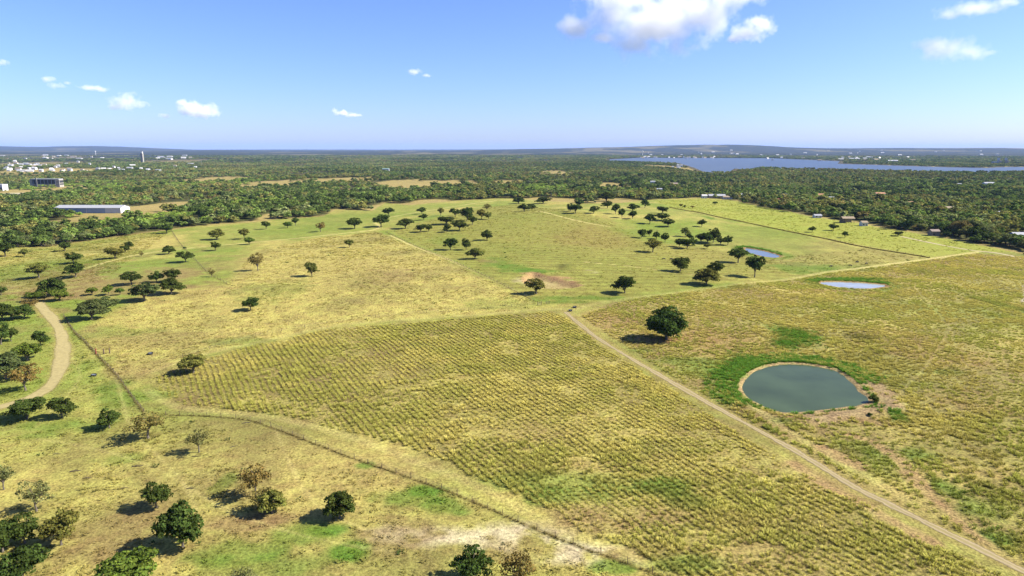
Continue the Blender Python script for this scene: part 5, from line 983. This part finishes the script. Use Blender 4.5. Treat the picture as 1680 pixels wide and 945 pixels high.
# ---------------------------------------------------------------- stock tubs, logs, cows
mat_tub = plain('black rubber', (0.03, 0.03, 0.032), 0.6, 0.2, 3); mat_tubw = plain('tub water', (0.2, 0.24, 0.28), 0.1, 0.05, 1)
for lab, (x, y) in TROUGHS:
    root = empty('stock_trough', (x, y, hz(x, y))); tag(root, lab, 'trough', 'stock troughs')
    mb = MB(); n_ = 14
    prof = [(0.75, 0.0), (0.9, 0.6), (0.95, 0.62), (0.95, 0.68), (0.84, 0.68), (0.7, 0.1)]
    vs = [(r_ * math.cos(2 * math.pi * k / n_), r_ * math.sin(2 * math.pi * k / n_), z_) for r_, z_ in prof for k in range(n_)]
    fs = [(i * n_ + k, i * n_ + (k + 1) % n_, (i + 1) * n_ + (k + 1) % n_, (i + 1) * n_ + k) for i in range(len(prof) - 1) for k in range(n_)] + [tuple(range((len(prof) - 1) * n_, len(prof) * n_))]
    mb.add(vs, fs).build('tub', mat_tub, root)
    MB().add([(0.8 * math.cos(2 * math.pi * k / n_), 0.8 * math.sin(2 * math.pi * k / n_), 0.45) for k in range(n_)], [tuple(range(n_))]).build('water', mat_tubw, root)
mb = MB().tube([(-1.6, 0, .14), (-.6, .08, .18), (.5, -.05, .17), (1.7, .1, .13)], [.17, .2, .18, .11], 7)
mb.tube([(-.5, .05, .2), (-.2, .4, .45), (.3, .8, .5)], [.09, .07, .03], 5).tube([(.6, 0, .2), (1.0, -.4, .35), (1.5, -.6, .3)], [.08, .06, .03], 5)
log_me = mb.mesh('fallen_log', plain('dead wood', (0.07, 0.055, 0.035), 0.95, 0.3, 3))
for x, y, a_ in LOGS:
    o = link('fallen_log', log_me); o.location = (x, y, hz(x, y) - .03); o.rotation_euler = (0, 0, a_); o.scale = (R.uniform(.5, .8),) * 3
    tag(o, 'dark fallen log lying in the short grass of the lower pasture', 'log', 'fallen logs in the pasture')
def cow_mesh():
    me = bpy.data.meshes.new('cow')
    P = [(-.75, 0, 1.12), (-.2, 0, 1.08), (.35, 0, 1.08), (.75, 0, 1.15), (1.1, 0, 1.0), (1.35, 0, .72), (1.55, 0, .48),
         (-.75, .2, .75), (-.8, .22, .35), (-.76, .22, .02), (-.75, -.2, .75), (-.8, -.22, .35), (-.76, -.22, .02),
         (.6, .2, .7), (.62, .2, .35), (.62, .2, .02), (.6, -.2, .7), (.62, -.2, .35), (.62, -.2, .02), (-1.0, 0, 1.1), (-1.05, 0, .6)]
    E = [(0, 1), (1, 2), (2, 3), (3, 4), (4, 5), (5, 6), (0, 7), (7, 8), (8, 9), (0, 10), (10, 11), (11, 12), (3, 13), (13, 14), (14, 15), (3, 16), (16, 17), (17, 18), (0, 19), (19, 20)]
    rad = [.34, .40, .38, .32, .2, .15, .1, .15, .08, .07, .15, .08, .07, .13, .08, .07, .13, .08, .07, .05, .03]
    me.from_pydata(P, E, [])
    o = bpy.data.objects.new('cow', me); COL.objects.link(o)
    sk = o.modifiers.new('skin', 'SKIN'); sk.use_smooth_shade = True
    for v_, r_ in zip(me.skin_vertices[0].data, rad): v_.radius = (r_, r_)
    me.skin_vertices[0].data[0].use_root = True
    o.modifiers.new('sub', 'SUBSURF').levels = 1
    dg = bpy.context.evaluated_depsgraph_get(); r = bpy.data.meshes.new_from_object(o.evaluated_get(dg)); bpy.data.objects.remove(o)
    return r
cow_me = cow_mesh(); cow_me.name = 'cow'; cow_me.materials.append(plain('black hide', (0.02, 0.016, 0.013), 0.7, 0.3, 2))
for i, (x, y, a_) in enumerate(COWS):
    o = link('cow', cow_me); o.location = (x, y, hz(x, y) - .01); o.rotation_euler = (0, 0, a_)
    if i < 4: tag(o, 'black cow grazing on the green back meadow', 'cow', 'cows grazing the back meadow')
    else: tag(o, 'black cow grazing on the mown slope beside a dark rounded oak', 'cow', 'cows on the mown slope')
for lab, (x, y), w, h, k in BUSHES:
    put_tree(x, y, w, h, k, lab, None, OAK_D[:1], 'bush', 'bush')

# ---------------------------------------------------------------- buildings
M_METAL = plain('pale metal roof', (0.30, 0.30, 0.305), 0.5, 0.08, 0.3); M_BLUE = plain('blue grey cladding', (0.20, 0.255, 0.35), 0.6, 0.15, 0.3)
M_LGREY = plain('light cladding', (0.42, 0.43, 0.44), 0.6, 0.1, 0.3); M_WHITE = plain('white wall', (0.55, 0.53, 0.50), 0.8, 0.1, 0.4)
M_DARK = plain('dark opening', (0.025, 0.027, 0.03), 0.6, 0.2, 0.5); M_CONC = plain('old concrete', (0.28, 0.26, 0.22), 0.9, 0.3, 0.3)
M_TAN = plain('tan roof', (0.24, 0.185, 0.115), 0.85, 0.15, 0.5); M_BROWN = plain('weathered brown', (0.22, 0.17, 0.14), 0.9, 0.2, 0.5)
M_RED = plain('dark red roof', (0.20, 0.06, 0.045), 0.85, 0.2, 0.5); M_ORANGE = plain('terracotta', (0.34, 0.17, 0.09), 0.85, 0.2, 0.5); M_GREENR = plain('green roof', (0.16, 0.24, 0.19), 0.7, 0.1, 0.5)
M_SKY = plain('blue house paint', (0.2, 0.28, 0.40), 0.7, 0.1, 0.5)
def shed():
    cx, cy, L_, h = SHED; D = 20.0; e = 5.8; rt = 8.4
    root = empty('metal_warehouse', (cx, cy + D / 2, min(hz(cx - L_ / 2, cy), hz(cx + L_ / 2, cy)) + 0.6)); tag(root, 'long grey metal warehouse with a pale roof and blue grey wall bays', 'warehouse')
    x0, x1, y0, y1 = -L_ / 2, L_ / 2, -D / 2, D / 2
    MB().box(x0, x1, y0 + .3, y1, -2, e).gable(x0, x1, y0 + .3, y1, e + .003, rt - .15).build('wall', M_WHITE, root)
    ym = 0.15; mb = MB()
    for (ya, za, yb, zb) in ((y0 - .6, e - .1, ym, rt), (ym, rt, y1 + .9, e - .1)):
        mb.add([(x0 - .6, ya, za), (x1 + .6, ya, za), (x1 + .6, yb, zb), (x0 - .6, yb, zb), (x0 - .6, ya, za + .15), (x1 + .6, ya, za + .15), (x1 + .6, yb, zb + .15), (x0 - .6, yb, zb + .15)],
               [(3, 2, 1, 0), (4, 5, 6, 7), (0, 1, 5, 4), (1, 2, 6, 5), (2, 3, 7, 6), (3, 0, 4, 7)])
    rf = mb.build('roof', M_METAL, root)
    k = int(L_ / 1.5)
    seam = MB()
    for i in range(k): seam.add([(x0 + i * 1.5, y0 - .5, e + .06), (x0 + i * 1.5 + .08, y0 - .5, e + .06), (x0 + i * 1.5 + .08, ym, rt + .18), (x0 + i * 1.5, ym, rt + .18)], [(0, 1, 2, 3)])
    seam.build('roof_seam', M_LGREY, rf)
    cuts = [0, .28, .48, .77, .87, 1.0]
    for i in range(5):
        a_, b_ = x0 + L_ * cuts[i] + .15, x0 + L_ * cuts[i + 1] - .15
        MB().box(a_, b_, y0 + .1, y0 + .29, -2, e - .25).build('wall_panel', M_BLUE if i < 3 else M_LGREY, root)
    for i in range(6): MB().box(x0 + L_ * cuts[i] - .15, x0 + L_ * cuts[i] + .15, y0 - .05, y0 + .28, -2, e - .12).build('column', M_WHITE, root)
    MB().box(x1 + .003, x1 + .12, -3.5, 3.5, 0, 4.2).build('door', M_LGREY, root)
shed()
def ruin():
    cx, cy, L_, h = RUIN; D = 15; h = max(h, 13); root = empty('concrete_ruin', (cx, cy + D / 2, hz(cx, cy) + 1.0)); tag(root, 'abandoned concrete industrial hall on columns with dark open bays', 'building')
    x0, x1, y0, y1 = -L_ / 2, L_ / 2, -D / 2, D / 2
    MB().box(x0, x0 + 6, y0, y1, -2, h * .8).build('end_wall', M_CONC, root)
    MB().box(x0 + 6.01, x1 - 9, y0 + 1, y1 - 1, h * .30, h * .80).build('hall', M_DARK, root)
    MB().box(x0 + 2, x1 - .5, y0 - .6, y1 + .6, h * .805, h * .90).build('roof', M_METAL, root)
    MB().box(x0 + 6.02, x1 - 9.2, y0 - .3, y0 + .95, h * .24, h * .295).build('floor_slab', M_CONC, root)
    for i in range(7):
        xx = x0 + 8 + i * (L_ - 18) / 6
        MB().box(xx - .5, xx + .5, y0 + .05, y0 + .95, -2, h * .235).build('column', M_CONC, root)
        MB().box(xx - .3, xx + .3, y0 + .4, y0 + .96, h * .31, h * .79).build('mullion', M_BLUE, root)
    tw = empty('end_tower', (0, 0, 0)); tw.parent = root
    for (a_, b_, c_, d_) in ((x1 - 9, x1, h * .0 - 2, h * .2), (x1 - 9, x1, h * .36, h * .44), (x1 - 9, x1, h * .72, h * .80)): MB().box(a_, b_, y0 + .02, y1 - .02, c_, d_).build('floor_slab', M_CONC, tw)
    for i in range(4): MB().box(x1 - 8.9 + i * 2.75, x1 - 8.3 + i * 2.75, y0, y0 + .7, h * .2, h * .8).build('column', M_WHITE, tw)
    MB().box(x1 - 8.8, x1 - .1, y0 + 1, y1 - .5, h * .205, h * .715).build('dark_bay', M_DARK, tw)
    MB().box(x0 + L_ * .22, x0 + L_ * .26, y0 - 1.2, y0 + .9, 0, h * 1.02).build('stack', M_CONC, root)
ruin()
cx, cy, L_, h = WHITE_BLOCK; root = empty('white_block_building', (cx, cy + 8, hz(cx, cy))); tag(root, 'plain white flat roofed block beside the pale concrete lot', 'building')
MB().box(-L_ / 2, L_ / 2, -8, 8, -2, h).build('wall', M_WHITE, root); MB().box(-L_ / 2 - .3, L_ / 2 + .3, -8.3, 8.3, h + .003, h + .5).build('roof', M_LGREY, root)
for i in range(3): MB().box(-L_ / 2 + 3 + i * 7, -L_ / 2 + 6.5 + i * 7, -8.1, -8.003, 0.3, h * .55).build('door', M_DARK, root)
cx, cy, L_, h = TOWER; root = empty('silo_tower', (cx, cy, hz(cx, cy))); tag(root, 'tall grey concrete tower with a white cap far beyond the scrub', 'tower')
MB().box(-L_ / 2, L_ / 2, -L_ / 2, L_ / 2, -3, h * .86).build('shaft', M_CONC, root)
MB().box(-L_ * .38, L_ * .38, -L_ * .38, L_ * .38, h * .861, h).build('cap', M_WHITE, root)
for i in range(3): MB().box(-L_ / 2 + L_ * (.12 + i * .3), -L_ / 2 + L_ * (.26 + i * .3), -L_ / 2 - .3, -L_ / 2 - .003, h * .1, h * .8).build('recess', M_BROWN, root)
cx, cy, L_, h = PLANT; root = empty('cement_plant', (cx, cy, hz(cx, cy))); tag(root, 'pale industrial plant with twin tower stacks on the far lake shore', 'factory')
for s_ in (-.28, .22):
    for k in range(3): MB().tube([(L_ * (s_ + k * .09), 0, -3), (L_ * (s_ + k * .09), 0, h * (.62 - .1 * k))], [L_ * .05] * 2, 12).build('silo', M_CONC, root)
    MB().box(L_ * s_ - L_ * .05, L_ * s_ + L_ * .07, -L_ * .06, L_ * .06, h * .5, h * .86).build('head_house', M_LGREY, root)
    MB().tube([(L_ * s_, 0, h * .86), (L_ * s_, 0, h * 1.25)], [L_ * .016, L_ * .012], 8).build('stack', M_CONC, root)
MB().box(-L_ * .62, -L_ * .36, -12, 12, -3, h * .3).build('annexe', M_BLUE, root)
STY = {'shed': (M_WHITE, M_WHITE), 'barn': (M_BROWN, M_METAL), 'tan': (M_WHITE, M_TAN), 'white': (M_WHITE, M_METAL), 'carport': (M_BROWN, M_TAN), 'brown': (M_BROWN, M_BROWN), 'blue': (M_SKY, M_METAL), 'orange': (M_WHITE, M_ORANGE), 'green': (M_LGREY, M_GREENR), 'red': (M_WHITE, M_RED)}
def house(lab, sty, cx, cy, L_, h):
    wm, rm = STY[sty]; D = min(max(L_ * 0.6, 6), 11); rise = min(D * 0.22, h * 0.45); e = max(h - rise, 2.4)
    root = empty('carport' if sty == 'carport' else 'house', (cx, cy + D / 2, hz(cx, cy)), 0); tag(root, lab, 'carport' if sty == 'carport' else 'house', 'buildings in and around the wood')
    x0, x1, y0, y1 = -L_ / 2, L_ / 2, -D / 2, D / 2
    if sty == 'carport':
        for xx in np.linspace(x0 + .3, x1 - .3, 5): MB().box(xx - .12, xx + .12, y0 + .1, y0 + .34, -1, e).build('post', M_BROWN, root)
        MB().box(x0, x1, y1 - .4, y1, -1, e).build('wall', M_BROWN, root)
    else:
        MB().box(x0, x1, y0, y1, -1.5, e).gable(x0, x1, y0, y1, e + .003, e + rise).build('wall', wm, root)
        k = max(2, int(L_ / 4))
        for i in range(k):
            xx = x0 + L_ * (i + .5) / k
            if i == k // 2: MB().box(xx - .55, xx + .55, y0 - .06, y0 - .003, 0, 2.1).build('door', M_BROWN, root)
            else:
                w_ = MB().box(xx - .7, xx + .7, y0 - .05, y0 - .003, .9, 2.1).build('window', M_DARK, root)
    for (ya, yb) in ((y0 - .5, 0), (y1 + .5, 0)):
        za = e - .5 * rise / (D / 2); zb = e + rise
        MB().add([(x0 - .4, ya, za), (x1 + .4, ya, za), (x1 + .4, yb, zb), (x0 - .4, yb, zb), (x0 - .4, ya, za + .2), (x1 + .4, ya, za + .2), (x1 + .4, yb, zb + .2), (x0 - .4, yb, zb + .2)],
                 [(3, 2, 1, 0), (4, 5, 6, 7), (0, 1, 5, 4), (1, 2, 6, 5), (2, 3, 7, 6), (3, 0, 4, 7)]).build('roof', rm, root)
for a_ in HOUSES: house(*a_)
def town_mesh(rm):
    me = bpy.data.meshes.new('house'); mb = MB().box(-.5, .5, -.4, .4, -.3, .62).gable(-.54, .54, -.46, .46, .623, 1.0)
    me.from_pydata(mb.v, [], mb.f); me.materials.append(M_WHITE); me.materials.append(rm)
    for i, p_ in enumerate(me.polygons): p_.material_index = 0 if i < 6 else 1
    return me
TM = [town_mesh(M_METAL), town_mesh(M_TAN), town_mesh(M_WHITE), town_mesh(M_METAL)]
for lst, lab, grp in ((TOWN, 'small pale building of the town among trees beyond the concrete ruin', 'town buildings'), (SHORE_TOWN, 'tiny white building on the far shore of the lake', 'buildings on the lake shore')):
    for (x, y, w, h) in lst:
        o = link('house', TM[R.randrange(4)]); o.location = (x, y, hz(x, y)); o.scale = (w, max(9, w * .6), h + 2); o.rotation_euler = (0, 0, R.uniform(-.5, .5)); tag(o, lab, 'house', grp)
for i, (x, y, h) in enumerate(MASTS):
    root = empty('water_tower', (x, y, hz(x, y))); tag(root, ['slim white water tower on the far town horizon', 'slim white water tower on the hill behind the lake'][i], 'water tower')
    MB().tube([(0, 0, 0), (0, 0, h * .72)], [h * .06, h * .045], 10).build('stem', M_WHITE, root)
    MB().tube([(0, 0, h * .70), (0, 0, h * .78), (0, 0, h * .9), (0, 0, h)], [h * .05, h * .15, h * .16, h * .04], 14).build('tank', M_WHITE, root)
for (x, y, h), lab in zip(POLES, ['pale utility pole on the crest behind the mown hill', 'slim pole rising from the brown far wood', 'slim pole rising from the dark middle distance']):
    root = empty('utility_pole', (x, y, hz(x, y))); tag(root, lab, 'pole')
    MB().tube([(0, 0, -1), (0, 0, h)], [h * .016 + .08, h * .01 + .05], 7).build('shaft', M_CONC, root); MB().box(-h * .1, h * .1, -.1, .1, h * .9, h * .9 + .2).build('crossarm', M_BROWN, root)

# ---------------------------------------------------------------- air and clouds
def haze():
    me = MB().box(-52000, 52000, -52000, 52000, -60, 330).mesh('haze')
    m = bpy.data.materials.new('air'); m.use_nodes = True; n = m.node_tree.nodes; l = m.node_tree.links
    n.remove(n['Principled BSDF']); v = n.new('ShaderNodeVolumePrincipled')
    v.inputs['Color'].default_value = (0.38, 0.56, 1.0, 1); v.inputs['Density'].default_value = 2.0e-5; v.inputs['Anisotropy'].default_value = 0.0
    l.new(v.outputs[0], n['Material Output'].inputs['Volume']); me.materials.append(m)
    tag(link('haze', me), 'thin blue summer haze over the whole country', None, None, 'stuff')
haze()
def cloud(lab, blobs):
    c = np.array(blobs, float); lo = (c[:, :3] - c[:, 3:] * 1.35).min(0); hi = (c[:, :3] + c[:, 3:] * 1.35).max(0); mid = (lo + hi) / 2
    bm = bmesh.new(); bmesh.ops.create_icosphere(bm, subdivisions=3, radius=1)
    for v in bm.verts: v.co = Vector([v.co[i] / max(abs(t) for t in v.co) ** 0.6 * (hi - lo)[i] / 2 for i in range(3)])
    me = bpy.data.meshes.new('cloud'); bm.to_mesh(me); bm.free()
    m = bpy.data.materials.new('cloud vapour'); m.use_nodes = True; n = m.node_tree.nodes; l = m.node_tree.links; n.remove(n['Principled BSDF'])
    geo = n.new('ShaderNodeNewGeometry'); P_ = geo.outputs['Position']; best = None
    size = float(np.median(c[:, 3]))
    for b in blobs:
        s = n.new('ShaderNodeVectorMath'); s.operation = 'SUBTRACT'; l.new(P_, s.inputs[0]); s.inputs[1].default_value = b[:3]
        d = n.new('ShaderNodeVectorMath'); d.operation = 'DIVIDE'; l.new(s.outputs[0], d.inputs[0]); d.inputs[1].default_value = b[3:]
        ln = n.new('ShaderNodeVectorMath'); ln.operation = 'LENGTH'; l.new(d.outputs[0], ln.inputs[0])
        best = ln.outputs['Value'] if best is None else math_node(n, l, 'MINIMUM', best, ln.outputs['Value'])
    f = noise_node(n, l, P_, 1.6 / size, 7, 0.62)
    dn = math_node(n, l, 'ADD', math_node(n, l, 'SUBTRACT', 0.78, best), math_node(n, l, 'MULTIPLY', math_node(n, l, 'SUBTRACT', f, 0.5), 2.6))
    thin = 'wisp' in lab or 'faint' in lab
    dn = math_node(n, l, 'MULTIPLY', remap(n, l, dn, 0.0, 0.9, 0.0, 1.0), (1.3 if thin else 3.2) / size)
    dn = math_node(n, l, 'MAXIMUM', dn, 0.0)
    v = n.new('ShaderNodeVolumePrincipled'); v.inputs['Color'].default_value = (0.999, 0.999, 0.999, 1); v.inputs['Anisotropy'].default_value = 0.0
    l.new(dn, v.inputs['Density']); l.new(v.outputs[0], n['Material Output'].inputs['Volume'])
    me.materials.append(m); o = link('cloud', me); o.location = mid
    tag(o, lab, 'cloud', 'fair weather clouds')
for lab, bl in CLOUDS: cloud(lab, bl)
